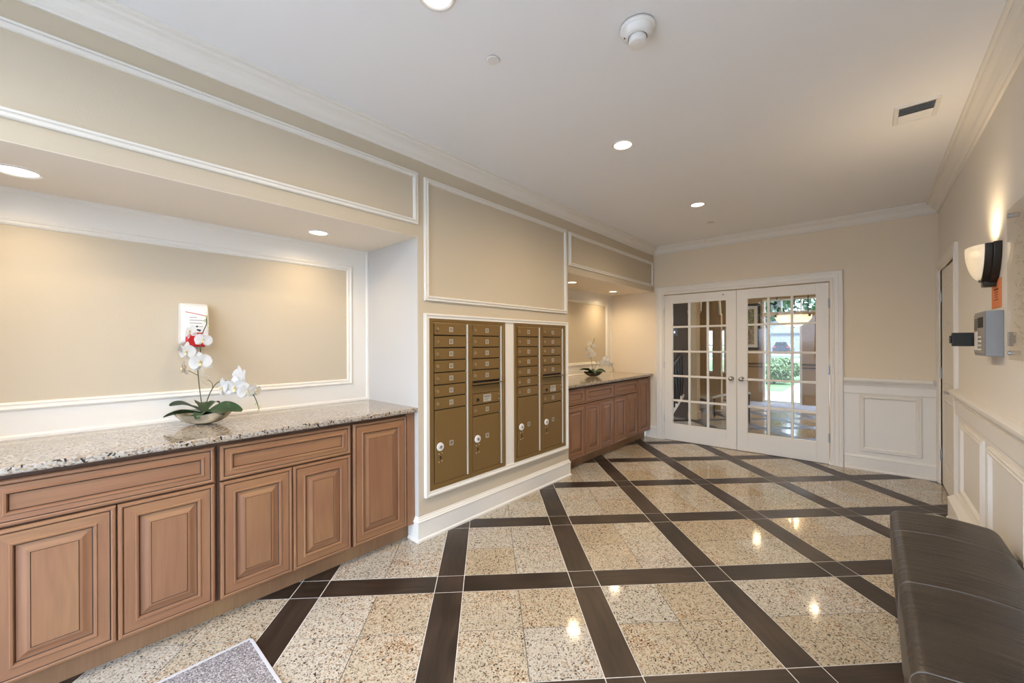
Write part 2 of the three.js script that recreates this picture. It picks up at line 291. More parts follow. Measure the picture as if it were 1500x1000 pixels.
// double French doors
struct('door', place(rings(2.055, 2.140, [[0, 0], [0, 0.022], [0.006, 0.028], [0.016, 0.028], [0.02, 0.022], [0.034, 0.022], [0.04, 0.016], [0.072, 0.014], [0.078, 0.018], [0.088, 0.018], [0.092, 0.012], [0.100, 0.012], [0.108, 0.012], [0.108, -0.12]], { open: true }), -2.262, 0, ZB, 0), M.trim);
function frenchLeaf(x, w, hingeLeft) {
  const d = structGroup('door', [x, 0.005, ZB - 0.045]), h = 2.010, t = 0.044, sx = 0.118, gy0 = 0.228, gy1 = 1.893;
  const fr = [rbox(0, sx, 0, h, 0, t, 0.002), rbox(w - sx, w, 0, h, 0, t, 0.002), rbox(sx, w - sx, 0, gy0, 0, t, 0.002), rbox(sx, w - sx, gy1, h, 0, t, 0.002)];
  mesh('door_frame', merge(fr), M.trim, d);
  const gw = w - 2 * sx, gh = gy1 - gy0, m = 0.026, pw = (gw - 2 * m) / 3, ph = (gh - 4 * m) / 5;
  const bead = (x0, x1, y0, y1) => { const g = []; const lx = x1 - x0, ly = y1 - y0; g.push(rbox(x0, x1, y0, y1, 0.008, t - 0.008, 0.003)); return g[0]; };
  for (let i = 1; i < 3; i++) mesh('muntin', bead(sx + i * (pw + m) - m, sx + i * (pw + m), gy0, gy1), M.trim, d);
  for (let j = 1; j < 5; j++) mesh('muntin', rbox(sx, w - sx, gy0 + j * (ph + m) - m, gy0 + j * (ph + m), 0.006, t - 0.006, 0.003), M.trim, d);
  const pane = new THREE.BoxGeometry(pw + 0.008, ph + 0.008, 0.004);
  for (let i = 0; i < 3; i++) for (let j = 0; j < 5; j++) mesh('pane', pane, M.glass, d).position.set(sx + i * (pw + m) + pw / 2, gy0 + j * (ph + m) + ph / 2, t / 2);
  const kx = hingeLeft ? w - 0.055 : 0.055, knob = mesh('knob', merge([cyl(0.03, 0.032, 0.01).rotateX(Math.PI / 2).translate(0, 0, t + 0.005), cyl(0.011, 0.011, 0.035, 16).rotateX(Math.PI / 2).translate(0, 0, t + 0.025), new THREE.SphereGeometry(0.028, 24, 16).scale(1, 1, 0.75).translate(0, 0, t + 0.052)]), M.nickel, d); knob.position.set(kx, 0.895, 0);
  if (!hingeLeft) mesh('lever', tube([[kx, 0.895, t + 0.06], [kx + 0.03, 0.893, t + 0.062], [kx + 0.075, 0.892, t + 0.058]], 0.006), M.nickel, d);
  mesh('catch_plate', rbox(hingeLeft ? w - 0.16 : 0.1, hingeLeft ? w - 0.14 : 0.12, 1.955, 1.975, t, t + 0.003, 0.001), M.nickel, d);
  for (const y of [0.235, 0.99, 1.73]) mesh('hinge', merge([cyl(0.0075, 0.0075, 0.1, 12).translate(0, y + 0.05, t + 0.006), box(hingeLeft ? -0.004 : -0.012, hingeLeft ? 0.012 : 0.004, y, y + 0.1, t - 0.001, t + 0.002)]), M.steel, d).position.x = hingeLeft ? -0.001 : w + 0.001;
}
frenchLeaf(-2.161, 0.914, true); frenchLeaf(-1.243, 0.914, false);

// back wall wainscot
{
  const RAIL = [[0, 0.885], [0.010, 0.885], [0.012, 0.893], [0.016, 0.897], [0.02, 0.908], [0.026, 0.918], [0.034, 0.926], [0.04, 0.938], [0.046, 0.944], [0.048, 0.962], [0.044, 0.972], [0.03, 0.976], [0, 0.977]];
  const x0 = -0.205, w = XR - x0;
  const field = struct('trim', place(merge([box(0, w, 0.14, 0.89, 0, 0.006)]), x0, 0, ZB, 0), M.trim);
  struct('trim', place(sweep(RAIL, w, 0, -1), x0, 0, ZB, 0), M.trim);
  struct('trim', place(sweep([[0.006, 0.805], [0.012, 0.805], [0.016, 0.815], [0.016, 0.885], [0.006, 0.885]], w, 0, 0), x0, 0, ZB, 0), M.trim);
  struct('trim', place(rings(0.47, 0.60, [[0, 0.006], [0, 0.014], [0.008, 0.02], [0.02, 0.016], [0.026, 0.022], [0.036, 0.02], [0.044, 0.008], [0.046, 0.004]]), -0.078, 0.2, ZB, 0), M.trim);
  // right wall wainscot
  const RR = RAIL.map(([d, y]) => [d * 1.15, y + 0.012]), z0 = -4.545, len = ZF - z0;
  struct('trim', place(box(0, len, 0.17, 0.90, 0, 0.004), XR, 0, z0, RIGHTW), M.trim);
  struct('trim', place(sweep(RR, len, 0, 0), XR, 0, z0, RIGHTW), M.trim);
  struct('trim', place(sweep([[0.004, 0.80], [0.014, 0.80], [0.02, 0.812], [0.02, 0.90], [0.004, 0.90]], len, 0, 0), XR, 0, z0, RIGHTW), M.trim);
  for (const [a, b] of [[-4.36, -3.60], [-3.46, -2.70], [-2.56, -1.80], [-1.66, -0.90], [-0.76, 0]])
    struct('trim', place(rings(b - a, 0.53, [[0, 0.004], [0, 0.014], [0.008, 0.02], [0.02, 0.016], [0.026, 0.022], [0.036, 0.02], [0.044, 0.008], [0.046, 0.004]]), XR, 0.235, a, RIGHTW), M.trim);
  struct('baseboard_right', place(sweep([[0, 0], [0.07, 0], [0.07, 0.012], [0.062, 0.02], [0.062, 0.15], [0.066, 0.156], [0.064, 0.166], [0.03, 0.186], [0.022, 0.2], [0, 0.202]], len - 0.02, 0, 0), XR, 0, z0 + 0.02, RIGHTW), M.trim);
}
// door in the right wall, seen edge-on
{
  struct('door', place(rings(RD1 - RD0 + 0.18, DH + 0.09, [[0, 0], [0, 0.02], [0.008, 0.026], [0.02, 0.022], [0.06, 0.016], [0.07, 0.018], [0.08, 0.012], [0.09, 0.012], [0.09, -0.12]], { open: true }), XR, 0, RD0 - 0.09, RIGHTW), M.trim);
  const d = structGroup('door', [XR + 0.022, 0.01, RD0 + 0.003], RIGHTW), w = RD1 - RD0 - 0.006, h = DH - 0.014;
  mesh('door_panel', merge([rbox(0, w, 0, h, -0.03, 0.014, 0.002)]), M.right, d);
  mesh('door_moulding', merge([rings(w - 0.24, 0.62, [[0, 0.014], [0.006, 0.02], [0.02, 0.018], [0.03, 0.014]]).translate(0.12, 0.2, 0), rings(w - 0.24, 0.9, [[0, 0.014], [0.006, 0.02], [0.02, 0.018], [0.03, 0.014]]).translate(0.12, 0.97, 0)]), M.right, d);
  for (const y of [0.22, 1.0, 1.72]) mesh('hinge', merge([cyl(0.0075, 0.0075, 0.1, 12).translate(0, y + 0.05, 0.022), box(-0.002, 0.016, y, y + 0.1, 0.014, 0.017)]), M.steel, d);
  mesh('lever', merge([cyl(0.028, 0.028, 0.012).rotateX(Math.PI / 2).translate(w - 0.07, 0.93, 0.02), cyl(0.009, 0.009, 0.05, 12).rotateX(Math.PI / 2).translate(w - 0.07, 0.93, 0.045), rbox(w - 0.19, w - 0.06, 0.921, 0.939, 0.062, 0.076, 0.005)]), M.steel, d);
  mesh('peephole', cyl(0.009, 0.011, 0.008, 16).rotateX(Math.PI / 2).translate(w / 2, 1.5, 0.018), M.steel, d);
}
// glazed entrance behind the camera
{
  const d = structGroup('door', [EX0, 0, ZF + 0.05]), w = EX1 - EX0, fr = [], f = 0.05;
  for (const x of [0, w / 2 - f / 2, w - f]) fr.push(rbox(x, x + f, 0, EH, 0, 0.05));
  for (const y of [0, 2.05, EH - f]) fr.push(rbox(0, w, y, y + f, 0.004, 0.046));
  mesh('door_frame', merge(fr), M.trim, d);
  for (let i = 0; i < 2; i++) for (const [y0, y1] of [[f, 2.05], [2.05 + f, EH - f]]) mesh('pane', box(i ? w / 2 + f / 2 : f, i ? w - f : w / 2 - f / 2, y0, y1, 0.023, 0.027), M.glass, d);
}

// ---------------------------------------------------------------- cabinets
function panelDoor(name, w, h, parent, x, y, sunk) {
  const ou = rnd(), ov = rnd();
  const edge = [[0, 0], [0, 0.015], [0.004, 0.0205], [0.012, 0.0215], [0.0158, 0.0185]];
  const inner = sunk ? 0.040 : 0.054;
  const flat = [[0.0188, 0.016], [0.0200, 0.019], [inner, 0.019], [inner + 0.003, 0.0230], [inner + 0.009, 0.0220], [inner + 0.0125, 0.014]];
  const gl = [[0.0158, 0.0185], [0.0188, 0.016], null, [inner + 0.0125, 0.014], [inner + 0.016, sunk ? 0.0100 : 0.0105], null];
  const parts = [rings(w, h, edge, { ou, ov }), rings(w, h, flat, { ou, ov })];
  let k = inner + 0.016;
  if (!sunk) { parts.push(rings(w, h, [[k, 0.0105], [k + 0.006, 0.0112], [k + 0.014, 0.0135], [k + 0.026, 0.0185], [k + 0.034, 0.0195]], { ou, ov })); gl.push([k + 0.034, 0.0195], [k + 0.0362, 0.0178], null); k += 0.0362; }
  const dr = mesh(name, merge(parts), M.wood, parent); dr.position.set(x, y, 0.001);
  mesh('centre_panel', rings(w - 2 * k, h - 2 * k, [[0, sunk ? 0.0105 : 0.018], [0.0006, sunk ? 0.0105 : 0.0195]], { cap: true, capFlip: sunk, ou: rnd(), ov: rnd() }).translate(k, k, 0), M.wood, dr);
  mesh('glaze_line', rings(w, h, gl), M.glaze, dr);
  return dr;
}
const Y0 = 0.118, YD = 0.684, YR = 0.692, YT = 0.862;
function cabinet(label, z0, w, layout, group) {
  const c = thing('base_cabinet', label, 'cabinet', [-2.362, 0, z0], LEFTW, group), depth = 0.60;
  mesh('carcass', merge([box(0.001, w - 0.001, 0.11, 0.883, -depth, -0.02)]), M.wood, c);
  mesh('face_frame', box(0.0005, w - 0.0005, 0.112, 0.884, -0.02, 0), M.woodDark, c);
  mesh('toe_kick', box(0.0, w, 0, 0.11, -0.085, -0.068), M.toe, c);
  if (layout.filler) mesh('filler', rbox(layout.filler[0], layout.filler[1], 0.114, 0.882, 0, 0.018, 0.002), M.wood, c);
  for (const [x0, x1] of layout.doors) panelDoor('cabinet_door', x1 - x0, (layout.tall ? YT : YD) - Y0, c, x0, Y0, false);
  for (const [x0, x1] of layout.drawers ?? []) panelDoor('drawer', x1 - x0, YT - YR, c, x0, YR, true);
  return c;
}
const pair = w => ({ doors: [[0.010, w / 2 - 0.002], [w / 2 + 0.002, w - 0.010]], drawers: [[0.010, w - 0.010]] });
const gc = 'base cabinets in the mail niches';
cabinet('maple cabinet with one tall door at the near end of the first niche', NICHE0 - 0.004, 0.428, { tall: true, filler: [0.0, 0.055], doors: [[0.06, 0.424]] }, gc);
cabinet('widest maple cabinet, one drawer front over two doors, at the left edge of the picture', 0.187, 0.692, pair(0.692), gc);
cabinet('maple cabinet with one drawer front over two doors, beside the tall single-door cabinet', -0.506, 0.674, pair(0.674), gc);
cabinet('maple cabinet with one full-height door, against the mailbox pier', -1.181, 0.448, { tall: true, filler: [0.385, 0.446], doors: [[0.006, 0.381]] }, gc);
cabinet('far niche cabinet with one drawer front over one door, behind the mailbox pier', PIER1 - 0.004, 0.389, { doors: [[0.012, 0.383]], drawers: [[0.012, 0.383]] }, gc);
cabinet('far niche double-door cabinet right below the second orchid', -3.860, 0.664, pair(0.664), gc);
cabinet('far niche double-door cabinet beside the tall narrow end door', -4.525, 0.684, pair(0.684), gc);
cabinet('far niche cabinet with one tall narrow door, nearest the French doors', -5.210, 0.41, { tall: true, filler: [0.365, 0.408], doors: [[0.006, 0.36]] }, gc);
function countertop(label, z0, z1) {
  const prof = [[0, 0], [0.664, 0], [0.668, 0.003], [0.670, 0.009], [0.670, 0.021], [0.668, 0.027], [0.664, 0.03], [0, 0.03]];
  const g = uvMetres(place(sweep(prof, z0 - z1, 0, 0), XN + 0.002, CT - 0.03, z0, LEFTW), rnd(), rnd());
  tag(mesh('granite_countertop', g, M.counter), label, 'countertop', 'granite countertops');
}
countertop('long speckled granite countertop in the near niche under the hand sanitizer', NICHE0 - 0.004, PIER0 + 0.004);
countertop('speckled granite countertop in the far niche beside the French doors', PIER1 - 0.004, ZB + 0.012);

// ---------------------------------------------------------------- mailboxes
{
  // white frame and filler round the two banks
  struct('trim', place(rings(1.758, 1.278, [[0, 0], [0, 0.022], [0.003, 0.026], [0.014, 0.026], [0.018, 0.02], [0.034, 0.02], [0.036, 0.01], [0.0362, 0]]), XL, 0.286, -1.676, LEFTW), M.trim);
  struct('trim', place(box(0, 0.118, 0, 1.206, 0, 0.008), XL, 0.322, -2.499, LEFTW), M.trim);
}
const plateTex = canvasTex(64, 64, (g, w, h) => { g.fillStyle = '#8f8676'; g.fillRect(0, 0, w, h); g.strokeStyle = '#c9c3b4'; g.lineWidth = 5; g.strokeRect(4, 4, w - 8, h - 8); g.strokeStyle = '#5b5140'; g.lineWidth = 4; for (const [x, y] of [[18, 24], [34, 40]]) { g.beginPath(); g.moveTo(x, y); g.lineTo(x + 12, y + 2); g.stroke(); } });
const parcelTex = canvasTex(64, 64, (g, w, h) => { g.fillStyle = '#8f8676'; g.fillRect(0, 0, w, h); g.strokeStyle = '#c9c3b4'; g.lineWidth = 5; g.strokeRect(4, 4, w - 8, h - 8); g.fillStyle = '#40382a'; g.font = 'bold 44px sans-serif'; g.textAlign = 'center'; g.fillText('P', w / 2, 48); });
const slotTex = canvasTex(128, 64, (g, w, h) => { g.fillStyle = '#b9b4a6'; g.fillRect(0, 0, w, h); g.fillStyle = '#3c3a34'; for (let i = 0; i < 9; i++) g.fillRect(10 + i * 12, 10, 8, 12); g.fillStyle = '#77736a'; for (let i = 0; i < 3; i++) g.fillRect(12, 30 + i * 10, 100 - i * 18, 4); });
const plateMat = std({ map: plateTex, roughness: 0.5 }), parcelMat = std({ map: parcelTex, roughness: 0.5 }), slotMat = std({ map: slotTex, roughness: 0.5 });
function quad(w, h, d = 0.0015) { const g = new THREE.BoxGeometry(w, h, d); return g; }
function makeMailbox(label, z0) {
  const t = thing('mailbox_bank', label, 'mailboxes', [XL, 0.323, z0], LEFTW, 'wall mailbox banks'), W = 0.782, HH = 1.209, f = 0.014;
  mesh('frame', rings(W, HH, [[0, 0.001], [0, f], [0.003, f + 0.003], [0.022, f + 0.003], [0.024, f], [0.030, f], [0.034, f + 0.002], [0.038, f - 0.004], [0.040, 0.002]], { cap: true }), M.bronze, t);
  mesh('backing', box(0.041, 0.742, 0.034, 1.178, 0.0022, 0.003), M.black, t);
  mesh('centre_stile', rbox(0.366, 0.406, 0.03, 1.18, 0.002, f + 0.002, 0.002), M.bronze, t);
  for (const x of [[0.347, 0.364], [0.722, 0.738]]) mesh('hinge_strip', rbox(x[0], x[1] - 0.005, 0.035, 1.176, 0.002, f + 0.006, 0.002), M.alu, t);
  const lockG = merge([cyl(0.0125, 0.014, 0.006, 20).rotateX(Math.PI / 2).translate(0, 0, 0.0025), cyl(0.007, 0.007, 0.003, 16).rotateX(Math.PI / 2).translate(0, 0, 0.006)]);
  const pitch = 0.0885, dh = 0.0805, cols = [[0.0455, 0.342], [0.411, 0.7165]], gd = new Map();
  const doorG = (w, h) => { const k = w.toFixed(3) + h.toFixed(3); if (!gd.has(k)) gd.set(k, rbox(0, w, 0, h, 0, 0.013, 0.002)); return gd.get(k); };
  const door = (c, y, h, kind) => {
    const [x0, x1] = cols[c], w = x1 - x0, d = mesh(kind === 'parcel' ? 'parcel_door' : 'mailbox_door', doorG(w, h), M.bronzeDoor, t); d.position.set(x0, y, 0.0035);
    if (kind === 'small') { mesh('lock', lockG, M.lock, d).position.set(0.024, h * 0.5, 0.013); mesh('number_plate', quad(0.036, 0.034), plateMat, d).position.set(w * 0.5, h * 0.5, 0.0135); }
    if (kind === 'outgoing') { mesh('lock', lockG, M.black, d).position.set(0.05, h * 0.42, 0.012); mesh('instruction_plate', quad(0.085, 0.055), slotMat, d).position.set(w * 0.5, h * 0.5, 0.0135); for (const y of [0.25, 0.75]) mesh('screw', cyl(0.004, 0.004, 0.003, 10).rotateX(Math.PI / 2).translate(w - 0.015, h * y, 0.014), M.alu, d); }
    if (kind === 'parcel') {
      const ly = c ? 0.245 : 0.255;
      mesh('cam_lock', merge([cyl(0.028, 0.030, 0.008, 28).rotateX(Math.PI / 2).translate(0, 0, 0.004)]), M.plastic, d).position.set(0.044, ly, 0.013);
      mesh('lock_core', merge([cyl(0.011, 0.011, 0.006, 18).rotateX(Math.PI / 2).translate(0, 0, 0.010)]), M.steel, d).position.set(0.044, ly, 0.013);
      mesh('keyhole', merge([cyl(0.007, 0.007, 0.002, 14).rotateX(Math.PI / 2), box(-0.004, 0.004, -0.018, 0.002, -0.001, 0.001)]), M.black, d).position.set(0.047, ly - 0.075, 0.0135);
      for (const [sx, sy] of [[-0.012, -0.05], [0.016, -0.046], [-0.012, -0.108], [0.016, -0.104]]) mesh('rivet', cyl(0.0035, 0.0035, 0.003, 8).rotateX(Math.PI / 2).translate(0.044 + sx, ly + sy, 0.014), M.alu, d);
      mesh('number_plate', quad(0.036, 0.036), parcelMat, d).position.set(w * 0.5, ly + 0.01, 0.0135);
    }
  };
  const top = 1.175;
  for (let i = 0; i < 7; i++) door(0, top - (i + 1) * pitch + 0.006, dh, 'small');
  door(0, 0.040, top - 7 * pitch - 0.042, 'parcel');
  for (let i = 0; i < 5; i++) door(1, top - (i + 1) * pitch + 0.006, dh, 'small');
  const sl = top - 5 * pitch;
  mesh('mail_slot', box(0.408, 0.720, sl - 0.03, sl, 0.003, 0.006), M.black, t);
  mesh('slot_lip', rbox(0.400, 0.745, sl - 0.02, sl - 0.012, 0.004, 0.045, 0.002), M.bronze, t).rotation.x = 0;
  mesh('slot_panel', rbox(0.408, 0.720, sl - 0.092, sl - 0.032, 0.003, 0.012, 0.002), M.bronzeDoor, t);
  door(1, sl - 0.178, 0.082, 'outgoing');
  door(1, sl - 0.2665, dh, 'small');
  door(1, 0.040, sl - 0.272 - 0.042, 'parcel');
  return t;
}
makeMailbox('bronze mailbox bank nearer the long granite counter, left of the pair', -1.714);
makeMailbox('bronze mailbox bank nearer the far niche, right of the pair', -2.611);

// ---------------------------------------------------------------- lamps
function downlight(label, x, y, z, r, cd, group, angle = 1.42) {
  const t = thing('recessed_downlight', label, 'downlight', [x, y, z], 0, group);
  mesh('trim_ring', new THREE.LatheGeometry([[r * 0.78, 0.004], [r * 0.8, -0.003], [r * 0.92, -0.007], [r, -0.004], [r + 0.002, 0]].map(p => new THREE.Vector2(...p)), 40), M.trim, t);
  mesh('lens', new THREE.CircleGeometry(r * 0.79, 32).rotateX(Math.PI / 2).translate(0, -0.001, 0), lensMat, t);
  const l = new THREE.SpotLight(LAMP, cd, 0, angle, 0.75, 2); l.position.set(x, y - 0.015, z); l.target.position.set(x, 0, z); l.castShadow = true; l.shadow.radius = r * 0.75 / 0.02; scene.add(l, l.target);
}
const gl1 = 'downlights in the main ceiling', gl2 = 'downlights in the niche soffits';
downlight('ceiling downlight cut by the top edge of the picture, nearest the camera', -1.25, H, -0.975, 0.072, CEIL_CD, gl1);
downlight('middle ceiling downlight, between the smoke detector and the doors', -1.25, H, -2.555, 0.072, CEIL_CD, gl1);
downlight('ceiling downlight nearest the French doors', -1.245, H, -4.14, 0.072, CEIL_CD, gl1);
downlight('ceiling downlight above the entrance mat behind the camera', -1.25, H, 0.60, 0.072, CEIL_CD, gl1);
downlight('near niche downlight at the left edge of the picture', -2.665, SOF - 0.003, 0.115, 0.078, NICHE_CD, gl2);
downlight('near niche downlight closer to the mailbox pier', -2.685, SOF - 0.003, -1.127, 0.066, NICHE_CD, gl2);
downlight('far niche downlight beside the mailbox pier', -2.64, SOF - 0.003, -4.06, 0.066, FAR_NICHE_CD, gl2);
downlight('far niche downlight closest to the French doors', -2.69, SOF - 0.003, -5.18, 0.066, FAR_NICHE_CD, gl2);

// wall sconce
function bowlProfile(r, d) { const p = []; for (let i = 0; i <= 20; i++) { const t = i / 20; p.push([r * (0.16 + 0.84 * Math.pow(Math.sin(t * Math.PI / 2), 0.85)), -d * (1 - Math.pow(t, 1.35))]); } return p; }
{
  const zc = -3.335, yt = 1.86, t = thing('wall_sconce', 'lit bowl wall sconce with dark bronze band above the orange notice', 'wall lamp', [XR, yt, zc], RIGHTW);
  const prof = bowlProfile(0.132, 0.185), sh = new THREE.Shape(); prof.forEach(([r, y], i) => i ? sh.lineTo(r, y) : sh.moveTo(r, y)); for (let i = prof.length - 1; i >= 0; i--) sh.lineTo(-prof[i][0], prof[i][1]); 
  const step = (s, d0, d1, b) => { const g = new THREE.ExtrudeGeometry(sh, { depth: d1 - d0 - 2 * b, bevelEnabled: true, bevelSize: b, bevelThickness: b, bevelSegments: 3, curveSegments: 8 }); g.scale(s, s, 1); g.translate(0, (s - 1) * 0.05, d0 + b); return g; };
  mesh('band', merge([step(1.06, 0, 0.03, 0.004), step(0.99, 0.028, 0.058, 0.004), rbox(-0.03, 0.03, -0.215, -0.18, 0, 0.05, 0.006)]), M.bronzeDark, t);
  const bowl = new THREE.LatheGeometry(bowlProfile(0.132, 0.175).map(p => new THREE.Vector2(...p)), 32, -Math.PI / 2, Math.PI); bowl.scale(1, 1, 0.42); bowl.translate(0, 0, 0.056);
  const inner = bowl.clone().scale(0.965, 0.96, 0.965);
  mesh('glass_bowl', toCreasedNormals(merge([bowl, inner]), 1), glowMat, t);
  mesh('bulb', new THREE.SphereGeometry(0.018, 16, 12).translate(0, -0.03, 0.075), lensMat, t);
  const l = new THREE.SpotLight(LAMP, SCONCE_CD * 2.2, 0, 1.35, 0.8, 2); l.position.set(XR - 0.088, yt + 0.0, zc); l.target.position.set(XR - 0.11, 4, zc); l.castShadow = true; l.shadow.radius = 2; scene.add(l, l.target);
}

// ---------------------------------------------------------------- ceiling fittings
{
  const t = thing('smoke_detector', 'white domed smoke detector on the ceiling near the top edge of the picture', 'smoke detector', [-0.735, H, -1.645]);
  mesh('base', new THREE.LatheGeometry([[0.0, 0], [0.073, 0], [0.073, -0.012], [0.070, -0.018], [0.066, -0.020]].map(p => new THREE.Vector2(...p)), 40), M.plastic, t);
  mesh('dome', new THREE.LatheGeometry([[0.066, -0.020], [0.058, -0.038], [0.05, -0.046], [0.04, -0.048]].map(p => new THREE.Vector2(...p)), 40), M.plastic, t);
  mesh('sensor_cap', new THREE.LatheGeometry([[0.0365, -0.046], [0.0365, -0.07], [0.033, -0.076], [0.0, -0.077]].map(p => new THREE.Vector2(...p)), 32), M.plastic, t);
  mesh('status_light', new THREE.SphereGeometry(0.004, 10, 8).translate(-0.045, -0.043, 0.03), M.black, t);
}
function coverPlate(label, x, z, r) { const t = thing('sprinkler_cover', label, 'sprinkler', [x, H, z], 0, 'concealed sprinkler covers'); mesh('cover_plate', new THREE.LatheGeometry([[0, -0.009], [r - 0.003, -0.009], [r, -0.007], [r, -0.004], [0, -0.004]].map(p => new THREE.Vector2(...p)), 32), M.plastic, t); mesh('sleeve', cyl(r * 0.85, r * 0.85, 0.005, 24).translate(0, -0.0024, 0), M.joint, t); }
coverPlate('round white sprinkler cover nearer the camera, left of the smoke detector', -1.33, -1.372, 0.031);
coverPlate('small round sprinkler cover near the French doors', -1.325, -4.86, 0.04);
{
  const t = thing('air_vent', 'white ceiling air vent with open louvres near the right wall', 'vent', [0.21, H, -3.33]);
  mesh('frame', rings(0.19, 0.25, [[0, 0], [0, 0.006], [0.004, 0.008], [0.02, 0.008], [0.022, 0.003]]).rotateX(Math.PI / 2).translate(-0.095, 0, -0.125), M.plastic, t);
  mesh('duct', box(-0.075, 0.075, -0.0025, -0.001, -0.105, 0.105), M.cabinetGray, t);
  for (let i = 0; i < 9; i++) { const s = mesh('louvre', rbox(-0.073, 0.073, -0.001, 0.001, -0.010, 0.010, 0.0006), i < 5 ? M.grayMetal : M.plastic, t); s.position.set(0, -0.006, 0.095 - i * 0.0235); s.rotation.x = i < 5 ? 0.5 : -0.35; }
  mesh('damper_lever', rbox(-0.02, 0.03, -0.012, -0.008, -0.112, -0.106, 0.0015), M.plastic, t);
}

// ---------------------------------------------------------------- right wall fittings
{
  const t = thing('intercom', 'grey steel intercom box with keypad on the right wall', 'intercom', [XR, 1.275, -3.165], RIGHTW), h = 0.235, w = 0.285, d = 0.066;   // local +x runs to the camera
  mesh('housing', merge([rbox(-w, 0, 0, h, 0, d - 0.004, 0.003)]), M.cabinetGray, t);
  mesh('face_plate', rbox(-w + 0.012, -0.012, 0.012, h - 0.012, d - 0.004, d, 0.002), M.facePlate, t);
  mesh('speaker_grille', merge(Array.from({ length: 7 }, (_, i) => box(-w + 0.03, -w + 0.10, h - 0.04 - i * 0.009, h - 0.036 - i * 0.009, d, d + 0.0015))), M.black, t);
  mesh('display', rbox(-w + 0.125, -0.03, h - 0.085, h - 0.03, d, d + 0.002, 0.001), M.black, t);
  const key = rbox(-0.007, 0.007, -0.005, 0.005, 0, 0.004, 0.0015);
  for (let i = 0; i < 12; i++) mesh('key', key, M.alu, t).position.set(-w + 0.15 + (i % 3) * 0.026, 0.10 - Math.floor(i / 3) * 0.022, d);
  mesh('name_card', rbox(-w + 0.03, -w + 0.11, 0.03, 0.13, d, d + 0.0015, 0.0005), M.plastic, t);
  const b = thing('card_reader', 'small black box on a bracket at the far side of the grey intercom', 'card reader', [XR, 1.325, -3.452], RIGHTW);
  mesh('bracket', rbox(-0.03, -0.004, 0.02, 0.055, 0, 0.07, 0.002), M.black, b);
  mesh('body', rbox(-0.042, -0.004, 0, 0.078, 0.06, 0.148, 0.005), M.black, b);
  mesh('hinge', merge([cyl(0.006, 0.006, 0.045, 12).translate(-0.022, 0.039, 0.152)]), M.bronzeDark, b);
}
{
  const tx = canvasTex(256, 192, (g, w, h) => { g.fillStyle = '#e58a55'; g.fillRect(0, 0, w, h); g.fillStyle = '#5a3018'; g.fillRect(70, 62, 116, 9); g.fillRect(78, 84, 96, 5); g.fillRect(84, 100, 84, 5); g.fillRect(92, 116, 70, 5); g.fillRect(74, 134, 108, 5); });
  const g = new THREE.BoxGeometry(0.215, 0.15, 0.002);
  tag(mesh('paper_notice', g, std({ map: tx, roughness: 0.85 })), 'orange paper notice on the wall between the sconce and the intercom', 'notice').position.set(XR - 0.0015, 1.605, -3.318);
  scene.children[scene.children.length - 1].rotation.y = RIGHTW;
}
{
  const tx = canvasTex(1024, 768, (g, w, h) => { g.fillStyle = '#000'; g.fillRect(0, 0, w, h); g.strokeStyle = '#fff'; g.fillStyle = '#fff'; g.lineWidth = 3; let s = 5; const q = () => (s = (s * 16807) % 2147483647) / 2147483647;
    for (let i = 0; i < 260; i++) { const x = 60 + q() * 900, y = 60 + q() * 650; g.beginPath(); g.moveTo(x, y); for (let k = 0; k < 4; k++) g.lineTo(x + (q() - 0.5) * 70, y + (q() - 0.5) * 22); g.stroke(); }
    for (let i = 0; i < 40; i++) { const x = 60 + q() * 860, y = 60 + q() * 630; g.strokeRect(x, y, 18 + q() * 30, 12 + q() * 22); } });
  tx.colorSpace = THREE.NoColorSpace;
  const t = thing('acrylic_map_board', 'clear acrylic board with a faint printed site map on steel standoffs at the right edge', 'sign board', [XR - 0.0015, 1.268, -2.905], RIGHTW), w = 0.95, h = 0.685;
  mesh('plate', rbox(0, w, 0, h, 0.026, 0.032, 0.001), M.acrylic, t);
  mesh('printed_map', new THREE.PlaneGeometry(w - 0.06, h - 0.05).translate(w / 2, h / 2, 0.0245), std({ color: lin(0.30, 0.27, 0.24), alphaMap: tx, transparent: true, opacity: 0.55, roughness: 0.9, side: THREE.DoubleSide }), t);
  for (const x of [0.03, w - 0.03]) for (const y of [0.03, h - 0.03]) mesh('standoff', cyl(0.011, 0.011, 0.036, 20).rotateX(Math.PI / 2).translate(x, y, 0.018), M.steel, t);
}

